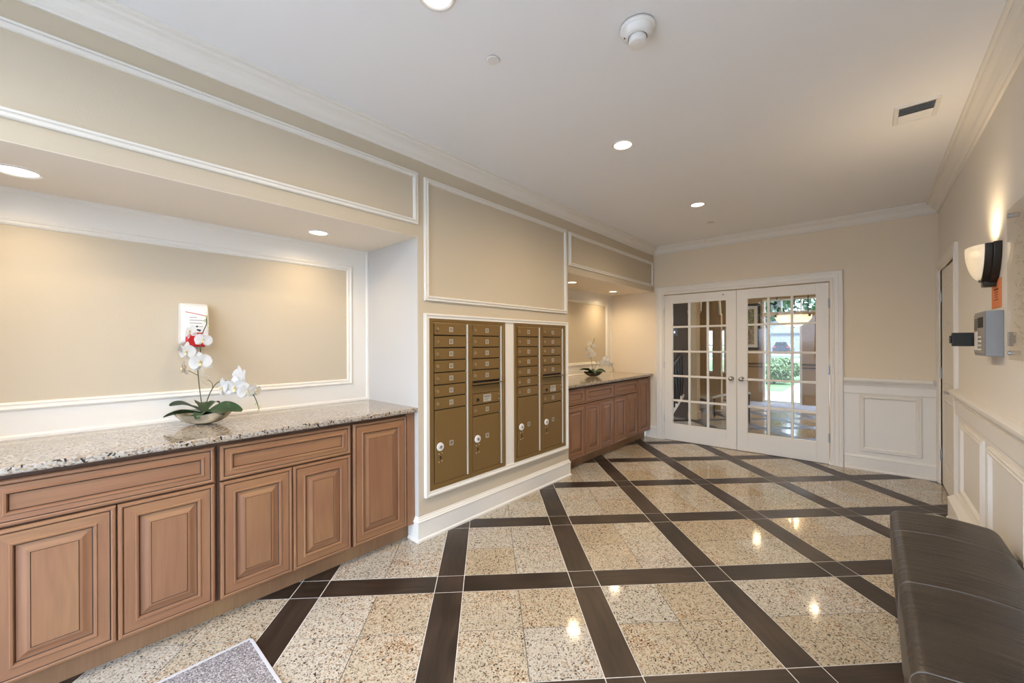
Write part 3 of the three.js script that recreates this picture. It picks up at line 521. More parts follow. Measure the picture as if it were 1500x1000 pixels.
// ---------------------------------------------------------------- leather bench
{
  const zs = [-2.972, -2.66, -2.108, -1.556, -1.004, -0.69], xF = 0.082, xBk = 0.472, top = 0.462, bot = 0.10, t = thing('leather_bench', 'long dark brown leather bench with stitched seams against the right wall', 'bench', [0, 0, 0]);
  // cross-section of the upholstery (x, y): rounded waterfall front, slight crown, rounded back
  const sec = []; const arc = (cx, cy, r, a0, a1, n) => { for (let i = 0; i <= n; i++) { const a = a0 + (a1 - a0) * i / n; sec.push([cx + r * Math.cos(a), cy + r * Math.sin(a)]); } };
  sec.push([xF + 0.012, bot]); sec.push([xF + 0.003, bot + 0.15]); arc(xF + 0.04, top - 0.045, 0.04, Math.PI, Math.PI / 2, 8);
  for (let i = 1; i < 8; i++) sec.push([xF + 0.04 + (xBk - xF - 0.10) * i / 8, top - 0.005 + 0.012 * Math.sin(Math.PI * i / 8)]);
  arc(xBk - 0.06, top - 0.065, 0.06, Math.PI / 2, 0, 8); sec.push([xBk, bot]);
  for (let k = 0; k + 1 < zs.length; k++) {
    const z0 = zs[k], z1 = zs[k + 1], n = 14, P = [], U = [], cols = [];
    for (let i = 0; i <= n; i++) {
      const s = i / n, e = Math.min(s * (z1 - z0), (1 - s) * (z1 - z0)), endA = k === 0 && s < 0.5, endB = k === zs.length - 2 && s > 0.5, pull = (endA || endB) ? 0.030 * Math.pow(Math.max(0, 1 - e / 0.05), 2.2) : 0.0028 * Math.pow(Math.max(0, 1 - e / 0.03), 2);
      const cx = (xF + xBk) / 2, z = z0 + (z1 - z0) * (0.5 - 0.5 * Math.cos(Math.PI * s) * (0.85 + 0.15));
      cols.push(sec.map(([x, y]) => [x + (cx - x) / 0.2 * pull * 0.5, y > 0.3 ? y - pull : y, z]));
    }
    let run = [0]; for (let q = 1; q < sec.length; q++) run[q] = run[q - 1] + Math.hypot(sec[q][0] - sec[q - 1][0], sec[q][1] - sec[q - 1][1]);
    const V = []; const idx = []; const uvs = [];
    cols.forEach(c => c.forEach((p, q) => { V.push(...p); uvs.push(run[q], p[2]); }));
    const m = sec.length; for (let i = 0; i < n; i++) for (let q = 0; q + 1 < m; q++) { const a = i * m + q, b = a + 1, c = a + m, d = c + 1; idx.push(a, c, b, b, c, d); }
    for (const e of [0, n]) { const base = e * m; for (let q = 1; q + 1 < m; q++) e ? idx.push(base, base + q + 1, base + q) : idx.push(base, base + q, base + q + 1); }
    const g = new THREE.BufferGeometry(); g.setAttribute('position', new THREE.Float32BufferAttribute(V, 3)); g.setAttribute('uv', new THREE.Float32BufferAttribute(uvs, 2)); g.setIndex(idx); g.computeVertexNormals();
    mesh('seat_section', toCreasedNormals(g, 1.0), M.leather, t);
    if (k > 0) mesh('piping', tube(sec.map(([x, y]) => [x + ((xF + xBk) / 2 - x) * 0.005, y - (y > 0.3 ? 0.0015 : 0), z0]), 0.0028, 60, 6), M.piping, t);
  }
  mesh('plinth', box(xF + 0.04, xBk - 0.03, 0, bot + 0.02, zs[0] + 0.05, zs[zs.length - 1] - 0.05), M.black, t);
}
// entrance mat
{
  const g = thing('entrance_mat', 'grey woven entrance mat with pale binding on the floor at the bottom left', 'mat', [-2.12, 0, -0.585]);
  mesh('pile', box(0.012, 1.2, 0, 0.010, 0.012, 1.4), M.mat, g);
  mesh('binding', merge([rbox(0, 0.014, 0, 0.011, 0, 1.41, 0.002), rbox(0, 1.21, 0, 0.011, 0, 0.014, 0.002)]), std({ color: lin(0.5, 0.5, 0.52), roughness: 0.8 }), g);
}

// ---------------------------------------------------------------- hand sanitizer dispenser
{
  const tx = canvasTex(256, 384, (g, w, h) => {
    g.fillStyle = '#e9e6e2'; g.fillRect(0, 0, w, h); g.strokeStyle = '#b0232b'; g.lineWidth = 8; g.beginPath(); g.moveTo(0, 44); g.quadraticCurveTo(100, 56, 256, 88); g.stroke();
    g.fillStyle = '#6a6a72'; g.fillRect(46, 104, 92, 6); g.fillRect(46, 138, 176, 6); g.fillRect(46, 172, 150, 6); g.fillRect(60, 212, 150, 5); g.fillStyle = '#34435c'; g.beginPath(); g.arc(136, 214, 12, 0, 7); g.fill();
    g.fillStyle = '#22324a'; g.beginPath(); g.moveTo(84, 258); g.quadraticCurveTo(130, 232, 190, 256); g.lineTo(170, 276); g.quadraticCurveTo(130, 254, 84, 258); g.fill();
    g.fillStyle = '#c01820'; g.fillRect(0, 286, 256, 98); });
  const t = thing('sanitizer_dispenser', 'white hand sanitizer dispenser with printed label and red band on the niche wall', 'dispenser', [XN + 0.003, 1.362, -0.458], LEFTW), w = 0.125, h = 0.222;
  const s = new THREE.Shape(); s.moveTo(0, 0); s.lineTo(0.062, 0); s.quadraticCurveTo(0.078, 0.002, 0.082, 0.03); s.quadraticCurveTo(0.092, 0.12, 0.078, 0.18); s.quadraticCurveTo(0.07, 0.222, 0.04, h); s.lineTo(0, h); s.closePath();
  const g = new THREE.ExtrudeGeometry(s, { depth: w - 0.016, bevelEnabled: true, bevelSize: 0.006, bevelThickness: 0.008, bevelSegments: 4, curveSegments: 14 }); g.rotateY(-Math.PI / 2); g.translate(w - 0.008, 0, 0);
  mesh('body', toCreasedNormals(g, 0.7), M.plastic, t);
  // label following the curved front
  const P = [], U = [], pts = []; for (let i = 0; i <= 24; i++) { const y = 0.012 + 0.185 * i / 24; let d = 0; const c = s.getPoints(14); for (let k = 0; k + 1 < c.length; k++) if (c[k].x > 0.03 && (c[k].y - y) * (c[k + 1].y - y) <= 0 && c[k].y !== c[k + 1].y) d = Math.max(d, c[k].x + (c[k + 1].x - c[k].x) * (y - c[k].y) / (c[k + 1].y - c[k].y)); pts.push([d + 0.0075, y]); }
  for (let i = 0; i < 24; i++) { const [d0, y0] = pts[i], [d1, y1] = pts[i + 1], x0 = 0.018, x1 = w - 0.010, A = [x0, y0, d0], B = [x1, y0, d0], C = [x1, y1, d1], D = [x0, y1, d1], v0 = i / 24, v1 = (i + 1) / 24; for (const [q, u, v] of [[A, 0, v0], [B, 1, v0], [C, 1, v1], [A, 0, v0], [C, 1, v1], [D, 0, v1]]) { P.push(...q); U.push(u, v); } }
  mesh('label', fromTris(P, U), std({ map: tx, roughness: 0.4, side: THREE.DoubleSide }), t);
  mesh('red_drip_cover', rbox(0.019, w - 0.012, -0.024, 0.046, 0.032, 0.0945, 0.012, 4), std({ color: lin(0.52, 0.012, 0.015), roughness: 0.35 }), t);
  mesh('nozzle', merge([rbox(0.045, 0.08, -0.034, -0.02, 0.045, 0.075, 0.003)]), M.grayMetal, t);
}

// ---------------------------------------------------------------- orchids (built in a frame facing the camera)
function petalGeo(len, wid, cup, tip) {    // along +y, facing +z
  const nu = 8, nv = 8, V = [], uv = [], idx = [];
  for (let i = 0; i <= nu; i++) for (let j = 0; j <= nv; j++) { const t = i / nu, s = j / nv * 2 - 1, r = Math.pow(Math.sin(Math.PI * Math.min(1, t * 0.93 + 0.035)), tip); V.push(s * wid / 2 * r, t * len, -cup * t * t + 0.12 * wid * s * s * r - 0.02 * len * Math.sin(6 * t + s * 3)); uv.push(s, t); }
  for (let i = 0; i < nu; i++) for (let j = 0; j < nv; j++) { const a = i * (nv + 1) + j, b = a + 1, c = a + nv + 1, d = c + 1; idx.push(a, b, c, b, d, c); }
  const g = new THREE.BufferGeometry(); g.setAttribute('position', new THREE.Float32BufferAttribute(V, 3)); g.setAttribute('uv', new THREE.Float32BufferAttribute(uv, 2)); g.setIndex(idx); g.computeVertexNormals(); return g.toNonIndexed();
}
const flowerG = merge([petalGeo(0.052, 0.068, 0.006, 0.55).rotateZ(1.42), petalGeo(0.052, 0.068, 0.006, 0.55).rotateZ(-1.42), ...[0, 2.25, -2.25].map(a => petalGeo(0.054, 0.036, 0.010, 0.7).translate(0, 0, -0.004).rotateZ(a))]);
const lipG = merge([petalGeo(0.017, 0.013, -0.009, 0.7).rotateZ(Math.PI).translate(0, -0.002, 0.006), new THREE.SphereGeometry(0.0055, 10, 8).scale(1, 1, 1.5).translate(0, 0.003, 0.008).toNonIndexed()]);
function leafGeo(len, wid, rise, droop) {
  const nu = 14, nv = 6, V = [], uv = [], idx = [];
  for (let i = 0; i <= nu; i++) for (let j = 0; j <= nv; j++) { const t = i / nu, s = j / nv * 2 - 1, r = Math.pow(Math.sin(Math.PI * Math.min(0.985, 0.10 + t * 0.89)), 0.5) * (0.55 + 0.45 * Math.min(1, t * 2)); V.push(t * len, rise * Math.sin(t * 2.2) - droop * t * t + Math.abs(s) * wid * 0.16 * r, s * wid / 2 * r); uv.push(t, s); }
  for (let i = 0; i < nu; i++) for (let j = 0; j < nv; j++) { const a = i * (nv + 1) + j, b = a + 1, c = a + nv + 1, d = c + 1; idx.push(a, b, c, b, d, c); }
  const g = new THREE.BufferGeometry(); g.setAttribute('position', new THREE.Float32BufferAttribute(V, 3)); g.setAttribute('uv', new THREE.Float32BufferAttribute(uv, 2)); g.setIndex(idx); g.computeVertexNormals(); return g.toNonIndexed();
}
function makeOrchid(label, pos) {
  const t = thing('potted_orchid', label, 'orchid', pos, YAW, 'white orchids in shell bowls'), K = 264, at = (u, v, d = 0) => [(u - 297) / K, (620 - v) / K, d];
  // two-lobed shell bowl
  const V = [], uv = [], idx = [], nu = 36, nv = 12;
  for (const side of [0, 1]) { const off = V.length / 3; for (let j = 0; j <= nv; j++) for (let i = 0; i < nu; i++) { const a = i / nu * Math.PI * 2, s = j / nv, lx = 0.168 * (1 - 0.10 * Math.cos(2 * a)), notch = 1 - 0.42 * Math.pow(Math.max(0, Math.sin(a)), 6), lz = 0.085, r = Math.pow(s, 0.65) * (side ? 0.94 : 1), tipUp = 0.010 * Math.pow(Math.abs(Math.cos(a)), 3) * s; V.push(Math.cos(a) * lx * r, 0.002 + (side ? 0.004 : 0) + 0.062 * Math.pow(s, 2.2) * (0.55 + 0.45 * notch) + tipUp, Math.sin(a) * lz * r); uv.push(Math.cos(a) * lx * r, Math.sin(a) * lz * r); }
    for (let j = 0; j < nv; j++) for (let i = 0; i < nu; i++) { const a = off + j * nu + i, b = off + j * nu + (i + 1) % nu, c = a + nu, d = b + nu; side ? idx.push(a, b, c, b, d, c) : idx.push(a, c, b, b, c, d); } }
  const bg = new THREE.BufferGeometry(); bg.setAttribute('position', new THREE.Float32BufferAttribute(V, 3)); bg.setAttribute('uv', new THREE.Float32BufferAttribute(uv, 2)); bg.setIndex(idx); bg.computeVertexNormals();
  mesh('shell_bowl', bg, M.stone, t);
  mesh('moss', new THREE.SphereGeometry(0.06, 20, 12).scale(1.2, 0.42, 0.9).translate(0, 0.035, 0), M.leaf, t);
  for (const [len, wid, rise, droop, ang, y, tilt] of [[0.21, 0.085, 0.045, 0.0, Math.PI - 0.06, 0.06, 0.45], [0.17, 0.085, 0.016, 0.02, Math.PI + 0.5, 0.055, 0.3], [0.13, 0.075, 0.055, 0, Math.PI - 0.6, 0.055, 0.3], [0.205, 0.095, 0.055, 0.02, 0.14, 0.045, 0.55], [0.16, 0.06, 0.02, 0.01, -0.35, 0.05, 0], [0.10, 0.055, 0.03, 0.03, -1.2, 0.045, 0], [0.1, 0.05, 0.06, 0, 1.4, 0.05, 0]]) {
    const l = mesh('leaf', leafGeo(len, wid, rise, droop), M.leaf, t); l.position.set(0, y, 0); l.rotation.set(tilt, ang, 0, 'YXZ');
  }
  const s1 = [at(297, 606), at(294, 580, 0.004), at(290, 552, 0.0), at(289.5, 533), at(292, 515, -0.006), at(290, 500, -0.01), at(296, 486, -0.006), at(302, 474, -0.002), at(303, 466, 0.004)];
  const s2 = [at(300, 606), at(304, 588, 0.008), at(312, 571, 0.015), at(322, 560, 0.022), at(334, 557, 0.028), at(350, 559, 0.034), at(364, 567, 0.036), at(375, 576, 0.034), at(380, 587, 0.03), at(383, 598, 0.028)];
  mesh('flower_stem', tube(s1, 0.0024, 60), M.stem, t); mesh('flower_stem', tube(s2, 0.0024, 60), M.stem, t);
  mesh('side_stem', merge([tube([at(290, 550), at(285, 546, 0.01), at(279, 542, 0.02)], 0.0016, 12, 6), tube([at(314, 568, 0.016), at(314, 561, 0.02), at(310, 556, 0.024)], 0.0016, 12, 6)]), M.stem, t);
  const bud = new THREE.SphereGeometry(0.007, 10, 8).scale(0.75, 1.25, 0.75);
  for (const [u, v, d] of [[305, 478, 0], [301, 470, 0.003], [303.5, 464, 0.004], [378, 590, 0.03], [384, 594, 0.03], [382, 600, 0.028]]) mesh('bud', bud, M.bud, t).position.set(...at(u, v, d));
  for (const [u, v, d, ry, rx, rz, s] of [[283, 486, 0.02, -0.3, -0.2, 0.3, 0.78], [302, 498, 0.022, 0.45, 0, -0.2, 0.8], [281, 515, 0.035, -0.1, 0.1, 0.05, 0.98], [299, 530, 0.03, 0.35, 0, 0.2, 1.05], [289, 534, 0.016, -0.5, 0.1, 0.2, 0.9], [275, 540, 0.03, -1.1, 0.1, 0, 0.85], [268, 511, 0.01, -1.25, -0.1, 0.5, 0.85],
    [307, 554, 0.035, -1.2, 0.3, -0.6, 0.95], [334, 567, 0.045, -0.55, 0.1, 0.4, 1.05], [352, 551, 0.01, 2.7, 0.1, 0.1, 1.1], [353, 566, 0.055, 0.2, 0.15, 0, 1.1], [369, 572, 0.046, 0.75, 0.1, 0.1, 0.9], [379, 571, 0.036, 1.25, 0.1, -0.2, 0.7]]) {
    const f = mesh('flower', flowerG, M.petal, t); f.position.set(...at(u, v, d)); f.rotation.set(rx, ry, rz, 'YXZ'); f.scale.setScalar(s); mesh('lip', lipG, M.lip, f);
  }
  return t;
}
const orchid = makeOrchid('white orchid in a shell bowl on the near counter below the sanitizer', [-2.755, CT, -0.53]);
{
  const o = orchid.clone(); o.name = numbered('potted_orchid'); scene.add(o); o.position.set(-2.73, CT, -4.69); o.rotation.y = 0.62; o.children[0].material = std({ map: T.stone, color: lin(0.22, 0.18, 0.14), roughness: 0.4 }); o.scale.set(0.82, 0.86, 0.82); o.userData = { ...orchid.userData, label: 'white orchid in a dark bowl on the far niche counter by the French doors' };
}

// ---------------------------------------------------------------- the hall beyond the French doors
const ZH = -10.7;
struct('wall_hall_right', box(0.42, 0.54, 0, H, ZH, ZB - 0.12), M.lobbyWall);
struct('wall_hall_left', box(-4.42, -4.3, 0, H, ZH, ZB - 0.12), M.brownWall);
struct('wall_hall_end', merge([
  box(-4.42, -3.02, 0, H, ZH - 0.12, ZH), box(-3.02, -2.585, 0, 0.62, ZH - 0.12, ZH), box(-3.02, -2.585, 1.69, H, ZH - 0.12, ZH), box(-2.585, -1.82, 0, H, ZH - 0.12, ZH),
  box(-1.08, -0.835, 0, 2.0, ZH - 0.12, ZH), box(-1.82, 0.54, 2.34, H, ZH - 0.12, ZH), box(-0.1, 0.54, 0, 2.34, ZH - 0.12, ZH)]), M.lobbyWall);
// side wall with an arch on the left of the hall
{
  const s = new THREE.Shape(); s.moveTo(-4.3, 0); s.lineTo(-2.25, 0); s.lineTo(-2.25, H); s.lineTo(-4.3, H); s.closePath();
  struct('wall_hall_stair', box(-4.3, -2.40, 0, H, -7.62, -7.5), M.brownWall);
  struct('trim', merge([box(-2.40, -2.262, 0, H, -7.62, -7.44), rbox(-2.41, -2.25, 1.88, 1.94, -7.64, -7.42, 0.004), rbox(-2.41, -2.25, 0, 0.14, -7.64, -7.42, 0.004)]), M.lobbyWall);
  const arch = new THREE.Shape(); const x0 = 0, x1 = 1.25; arch.moveTo(x0, 1.92); arch.absarc((x0 + x1) / 2, 1.92, (x1 - x0) / 2, Math.PI, 0, true); arch.lineTo(x1 + 0.05, 1.92); arch.lineTo(x1 + 0.05, H); arch.lineTo(x0 - 0.001, H); arch.closePath();
  const ag = new THREE.ExtrudeGeometry(arch, { depth: 0.12, bevelEnabled: false, curveSegments: 24 }); ag.rotateY(LEFTW); ag.translate(-2.38, 0, -7.62);
  struct('wall_hall_arch', uvMetres(ag), M.lobbyWall);
  const band = tube(Array.from({ length: 17 }, (_, i) => { const a = Math.PI * (1 - i / 16); return [-2.255, 1.92 + 0.66 * Math.sin(a), -7.62 - 0.625 + 0.64 * -Math.cos(a)]; }), 0.03, 40, 8); struct('trim', band, M.trim);
  struct('trim', box(-2.40, -2.24, 0, 1.95, -9.02, -8.9), M.lobbyWall);
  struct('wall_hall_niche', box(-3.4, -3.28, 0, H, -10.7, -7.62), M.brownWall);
}
// far wall glazing
function glazed(name, x0, x1, y0, y1, z, bars = [], rails = []) { const d = structGroup(name, [0, 0, z]), f = 0.045, fr = [rbox(x0, x0 + f, y0, y1, 0, 0.05), rbox(x1 - f, x1, y0, y1, 0, 0.05), rbox(x0, x1, y0, y0 + f, 0.002, 0.048), rbox(x0, x1, y1 - f, y1, 0.002, 0.048)]; mesh('frame', merge(fr), M.trim, d); for (const b of bars) mesh('muntin', rbox(b - 0.012, b + 0.012, y0 + f, y1 - f, 0.004, 0.046), M.trim, d); for (const r of rails) mesh('muntin', rbox(x0 + f, x1 - f, r - 0.014, r + 0.014, 0.004, 0.046), M.trim, d); mesh('pane', box(x0 + f, x1 - f, y0 + f, y1 - f, 0.022, 0.026), M.glass, d); }
glazed('door', -1.82, -1.08, 0, 2.0, ZH - 0.06);
glazed('window', -0.835, -0.1, 0, 2.0, ZH - 0.06);
glazed('window', -1.82, -0.1, 2.0, 2.34, ZH - 0.06, [-1.46, -1.1, -0.74, -0.4]);
glazed('window', -3.02, -2.585, 0.62, 1.69, ZH - 0.06, [-2.8], [1.3]);
struct('trim', merge([box(-2.585, -1.82, 0.86, 0.885, ZH, ZH + 0.02), box(-2.585, -1.82, 0.79, 0.81, ZH, ZH + 0.02), box(-1.08, -0.835, 0.86, 0.885, ZH, ZH + 0.02), box(-1.08, -0.835, 0.79, 0.81, ZH, ZH + 0.02)]), M.brownWall);
struct('baseboard_hall', merge([box(-2.585, -1.82, 0, 0.16, ZH, ZH + 0.02), box(-1.08, -0.835, 0, 0.16, ZH, ZH + 0.02)]), M.lobbyWall);
{
  const t = thing('hall_mat', 'wide grey mat before the glass entrance beyond the French doors', 'mat', [-1.45, 0, -10.1]);
  mesh('pile', box(-0.95, 1.1, 0, 0.01, -0.5, 0.5), M.mat, t); mesh('binding', merge([rbox(-0.97, 1.12, 0, 0.009, 0.5, 0.52, 0.002), rbox(-0.97, 1.12, 0, 0.009, -0.52, -0.5, 0.002)]), M.black, t);
}
{
  const tx = canvasTex(256, 384, (g, w, h) => { g.fillStyle = '#8b8f6c'; g.fillRect(0, 0, w, h); let s = 11; const q = () => (s = (s * 16807) % 2147483647) / 2147483647; for (let i = 0; i < 900; i++) { const y = q() * h; g.fillStyle = y < 190 ? ['#56622f', '#7c8748', '#a6a878', '#3d4524'][Math.floor(q() * 4)] : ['#8c7561', '#a2917b', '#6b5748', '#b9ab97'][Math.floor(q() * 4)]; g.fillRect(q() * w, y, 4 + q() * 14, 4 + q() * 22); } });
  const t = thing('framed_picture', 'black framed landscape picture on the far hall wall left of the glass entrance', 'picture', [-2.42, 1.19, ZH]);
  mesh('frame', rings(0.56, 1.07, [[0, 0], [0, 0.03], [0.01, 0.035], [0.05, 0.03], [0.055, 0.012]]), M.black, t);
  mesh('mount', rings(0.45, 0.96, [[0, 0.012], [0.07, 0.013]]).translate(0.055, 0.055, 0), M.plastic, t);
  mesh('print', new THREE.PlaneGeometry(0.31, 0.82).translate(0.28, 0.535, 0.012), std({ map: tx, roughness: 0.7 }), t);
}
{
  const t = thing('stair_railing', 'black stair railing with turned balusters at the left behind the French doors', 'railing', [0, 0, 0]);
  const p = s => [-2.33 - 0.14 * s, 0.80 + 0.42 * s, -6.0 - 1.35 * s];
  mesh('handrail', tube([p(0), p(0.25), p(0.5), p(0.75), p(1)], 0.028, 40, 10), M.black, t);
  mesh('stringer', tube([0, 0.25, 0.5, 0.75, 1].map(s => { const q = p(s); return [q[0], 0.06 + 0.36 * s, q[2]]; }), 0.03, 40, 8), M.trim, t);
  for (let i = 0; i < 8; i++) { const q = p(0.06 + i * 0.125), y0 = 0.08 + 0.36 * (0.06 + i * 0.125), h = q[1] - y0; mesh('baluster', new THREE.LatheGeometry([[0.012, 0], [0.016, 0.1], [0.028, 0.22], [0.034, 0.38], [0.02, 0.6], [0.026, 0.68], [0.014, 0.76], [0.012, 1]].map(([r, y]) => new THREE.Vector2(r, y * h)), 14).translate(q[0], y0, q[2]), M.black, t); }
  const w = thing('light_switch', 'brass light switch plate on the dark hall wall', 'switch', [-2.66, 1.55, -7.5]); mesh('plate', rbox(-0.06, 0.06, -0.06, 0.06, 0, 0.006, 0.002), M.bronzeDark, w); mesh('toggle', rbox(-0.012, 0.012, -0.02, 0.02, 0.006, 0.014, 0.002), M.nickel, w);
  const r = thing('white_handrail', 'curved white handrail low in the hall behind the left door', 'handrail', [0, 0, 0]);
  mesh('rail', tube([[-2.12, 0.36, -7.9], [-1.95, 0.42, -7.86], [-1.75, 0.47, -7.8], [-1.5, 0.5, -7.75]], 0.022, 40, 10), M.trim, r);
  mesh('post', merge([cyl(0.012, 0.014, 0.36, 12).translate(-2.1, 0.18, -7.9), cyl(0.012, 0.014, 0.5, 12).translate(-1.52, 0.25, -7.75)]), M.bronzeDark, r);
}
{
  const t = thing('bowl_pendant', 'glowing cream glass bowl pendant on three rods in the hall', 'pendant lamp', [-0.985, 1.63, -8.5]);
  const pr = bowlProfile(0.27, 0.20).map(([r, y]) => new THREE.Vector2(r, y + 0.20)); 
  mesh('glass_bowl', new THREE.LatheGeometry(pr, 48), glowMat, t);
  for (let k = 0; k < 3; k++) { const a = k * 2.094 + 0.5; mesh('rod', cyl(0.007, 0.007, H - 1.63 - 0.19, 10).translate(Math.cos(a) * 0.255, (H - 1.63 + 0.19) / 2, Math.sin(a) * 0.255), M.bronzeDark, t); mesh('clamp', rbox(-0.025, 0.025, 0.165, 0.205, -0.012, 0.012, 0.004).rotateY(-a).translate(Math.cos(a) * 0.268, 0, Math.sin(a) * 0.268), M.black, t); }
  mesh('finial', new THREE.SphereGeometry(0.022, 14, 10).translate(0, -0.005, 0), M.black, t);
  mesh('canopy', cyl(0.29, 0.29, 0.02, 40).translate(0, H - 1.63 - 0.01, 0), M.bronzeDark, t);
  const l = new THREE.PointLight(LAMP, 2.2, 0, 2); l.position.set(-0.985, 1.74, -8.5); l.castShadow = true; l.shadow.radius = 3; scene.add(l);
}
downlight('hall ceiling downlight beyond the left French door', -3.2, H, -6.6, 0.07, 1.2, 'downlights in the hall ceiling');

downlight('hall ceiling downlight just beyond the right French door', -0.6, H, -7.57, 0.07, 2.6, 'downlights in the hall ceiling');
downlight('hall ceiling downlight over the far grey mat', -1.73, H, -9.5, 0.07, 2.8, 'downlights in the hall ceiling');

// ---------------------------------------------------------------- outdoors
const lawn = std({ map: T.grass, roughness: 0.95 }), concrete = std({ color: lin(0.26, 0.255, 0.25), roughness: 0.9 }), asphalt = std({ color: lin(0.12, 0.12, 0.125), roughness: 0.9 }), siding = std({ color: lin(0.20, 0.20, 0.205), roughness: 0.8 }), roofM = std({ color: lin(0.15, 0.15, 0.155), roughness: 0.9 });
struct('ground', merge([box(-70, 50, -0.30, -0.06, -130, -10.9)]), lawn);
struct('porch', box(-4.5, 2.5, -0.06, -0.004, -13.2, ZH - 0.02), concrete);
struct('path', merge([box(-1.8, -0.5, -0.06, -0.02, -26, -13.2), box(-60, 45, -0.06, -0.03, -42, -37)]), concrete);
struct('driveway', box(-12, -6.8, -0.058, -0.001, -71.9, -62.01), concrete);
struct('street', box(-60, 45, -0.055, -0.025, -62, -50), asphalt);
struct('terrace', box(-14, 14, -0.3, -0.02, ZF + 0.02, 22), concrete);
{
  const t = thing('house', 'white house with garage door and gable roof across the street', 'house', [-9.4, 0, -72]);
  const gab = new THREE.Shape(); gab.moveTo(-4.2, 3.4); gab.lineTo(0, 5.9); gab.lineTo(4.2, 3.4); gab.closePath();
  mesh('wall', merge([box(-4, 4, 0, 3.5, -8, 0), uvMetres(new THREE.ExtrudeGeometry(gab, { depth: 7.8, bevelEnabled: false }).scale(0.95, 1, 1).translate(0, 0, -7.9))]), siding, t);
  mesh('roof', merge([box(-5, 0, -0.1, 0.1, -8.4, 0.5).rotateZ(0.537).translate(0, 5.95, 0), box(0, 5, -0.1, 0.1, -8.4, 0.5).rotateZ(-0.537).translate(0, 5.95, 0)]), roofM, t);
  const gd = part('garage_door', t, [0, 0, 0.05]); for (let i = 0; i < 4; i++) mesh('panel', rbox(-2.4, 2.4, 0.05 + i * 0.58, 0.60 + i * 0.58, 0, 0.06, 0.01), siding, gd);
  mesh('porch_roof', box(-4.2, 4.2, 2.75, 2.95, 0, 0.7), roofM, t);
  for (const x of [-3.4, 3.3]) { const w = part('window', t, [x, 1.2, 0.02]); mesh('pane', box(-0.35, 0.35, 0, 1.1, 0, 0.04), M.grayMetal, w); }
  
}
{
  const t = thing('parked_car', 'dark silver sedan parked before the white house', 'car', [-8.25, 0, -62.5]);
  const s = new THREE.Shape(); s.moveTo(-0.85, 0.25); s.lineTo(0.85, 0.25); s.quadraticCurveTo(0.95, 0.55, 0.88, 0.85); s.quadraticCurveTo(0.78, 0.95, 0.7, 1.0); s.quadraticCurveTo(0.6, 1.42, 0.5, 1.45); s.lineTo(-0.5, 1.45); s.quadraticCurveTo(-0.6, 1.42, -0.7, 1.0); s.quadraticCurveTo(-0.78, 0.95, -0.88, 0.85); s.quadraticCurveTo(-0.95, 0.55, -0.85, 0.25);
  mesh('body', new THREE.ExtrudeGeometry(s, { depth: 4.2, bevelEnabled: true, bevelSize: 0.05, bevelThickness: 0.1, bevelSegments: 2 }).translate(0, 0, -2.1), std({ color: lin(0.03, 0.03, 0.034), roughness: 0.3 }), t);
  mesh('rear_window', rbox(-0.52, 0.52, 1.02, 1.38, 2.2, 2.24, 0.01), M.black, t);
  for (const x of [-0.72, 0.72]) { mesh('lamp', rbox(x - 0.14, x + 0.14, 0.72, 0.86, 2.18, 2.24, 0.01), std({ color: lin(0.4, 0.05, 0.04), roughness: 0.3 }), t); for (const z of [-1.3, 1.4]) mesh('wheel', cyl(0.32, 0.32, 0.2, 24).rotateZ(Math.PI / 2).translate(x * 1.12, 0.32, z), M.black, t); }
}
const bushMat = phy({ color: lin(0.12, 0.17, 0.05), roughness: 0.7, transmission: 0.3, thickness: 0, side: THREE.DoubleSide });
const leafMat = phy({ color: lin(0.07, 0.115, 0.045), roughness: 0.7, transmission: 0.3, thickness: 0, side: THREE.DoubleSide }), bark = std({ color: lin(0.10, 0.08, 0.06), roughness: 0.9 });
function foliage(parent, n, size, place3, mat = leafMat) {
  const g = new THREE.PlaneGeometry(size, size * 1.6, 1, 2), m = new THREE.InstancedMesh(g, mat, n), q = new THREE.Quaternion(), e = new THREE.Euler(), mt = new THREE.Matrix4();
  for (let i = 0; i < n; i++) { e.set(rr(0, 6.3), rr(0, 6.3), rr(0, 6.3)); q.setFromEuler(e); const s = rr(0.7, 1.3); mt.compose(new THREE.Vector3(...place3()), q, new THREE.Vector3(s, s, s)); m.setMatrixAt(i, mt); }
  m.name = 'foliage'; m.userData.kind = 'stuff'; m.castShadow = true; parent.add(m);
}
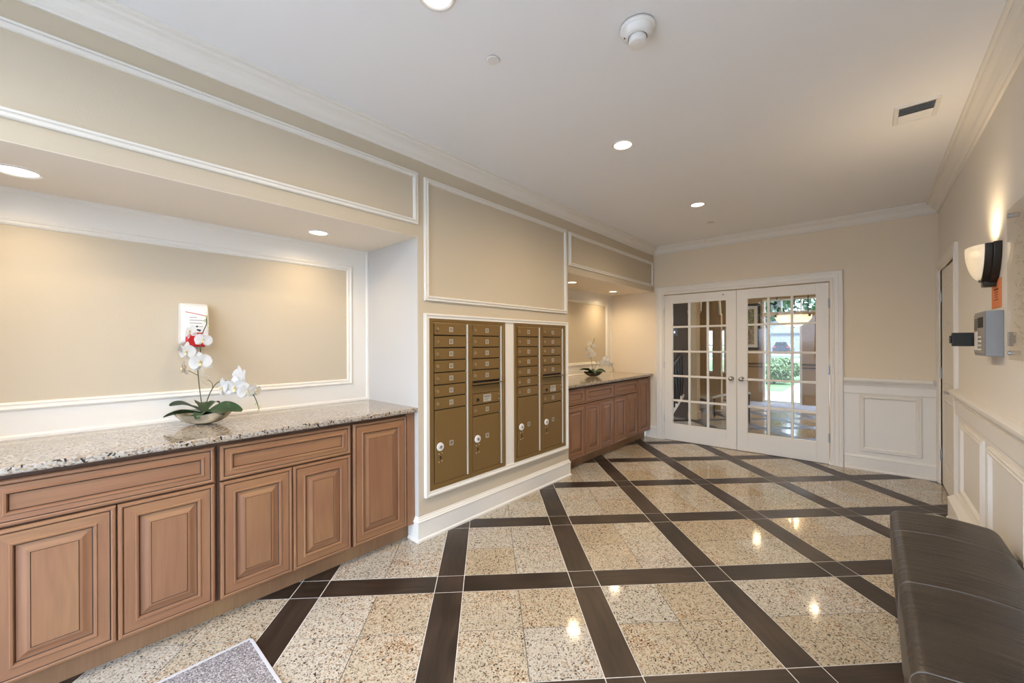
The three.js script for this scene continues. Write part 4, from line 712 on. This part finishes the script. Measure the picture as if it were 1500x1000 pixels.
function tree(label, x, z, h, r, n) {
  const t = thing('tree', label, 'tree', [x, 0, z], 0, 'trees across the lawn'); mesh('trunk', cyl(0.12, 0.22, h * 0.6, 10).translate(0, h * 0.3, 0), bark, t);
  const blobs = Array.from({ length: 9 }, () => [rr(-0.6, 0.6) * r, h * rr(0.5, 0.95), rr(-0.6, 0.6) * r, r * rr(0.4, 0.65)]);
  foliage(t, n, 0.30, () => { const b = blobs[Math.floor(rnd() * 9)], a = rr(0, 6.283), c = rr(-1, 1), k = Math.cbrt(rr(0.3, 1)) * b[3], s = Math.sqrt(1 - c * c); return [b[0] + k * s * Math.cos(a), b[1] + k * c, b[2] + k * s * Math.sin(a)]; });
}
tree('leafy tree left of the white house seen through the right French door', -8.6, -44, 8, 3.0, 2600);
tree('tall tree behind the white house roof', -10, -84, 15, 6, 2600);
tree('leafy tree close to the glass entrance, its branches over the path', -3.9, -24, 6.5, 2.2, 2600);
tree('tree to the right of the path behind the hall pier', -2.6, -46, 9, 3.0, 2000);
tree('tree seen through the narrow left hall window', -8.2, -24, 6, 2.6, 2200);
for (const [x, z, r, l] of [[-2.45, -16.4, 0.5, 'round green bush beside the path, nearer the entrance'], [-2.5, -18.4, 0.6, 'round green bush behind the nearer one along the path'], [-3.3, -16.8, 0.55, 'round green bush farthest left of the path']]) {
  const t = thing('bush', l, 'bush', [x, -0.06, z], 0, 'bushes by the path'); mesh('stem', cyl(0.03, 0.05, r * 0.7, 8).translate(0, r * 0.35, 0), bark, t);
  foliage(t, 900, 0.07, () => { const a = rr(0, 6.283), c = rr(-0.6, 1), k = r * Math.cbrt(rr(0.4, 1)), s = Math.sqrt(1 - c * c); return [k * s * Math.cos(a), r * 0.62 + k * c * 0.75, k * s * Math.sin(a)]; }, bushMat);
}
for (const [k, x] of [[1, -8], [2, -3], [3, 3]]) tree(['', 'tree left of the entrance behind the camera', 'tree opposite the entrance behind the camera', 'tree right of the entrance behind the camera'][k], x, 26 + k, 7, 2.6, 900);

renderer.render(scene, camera);
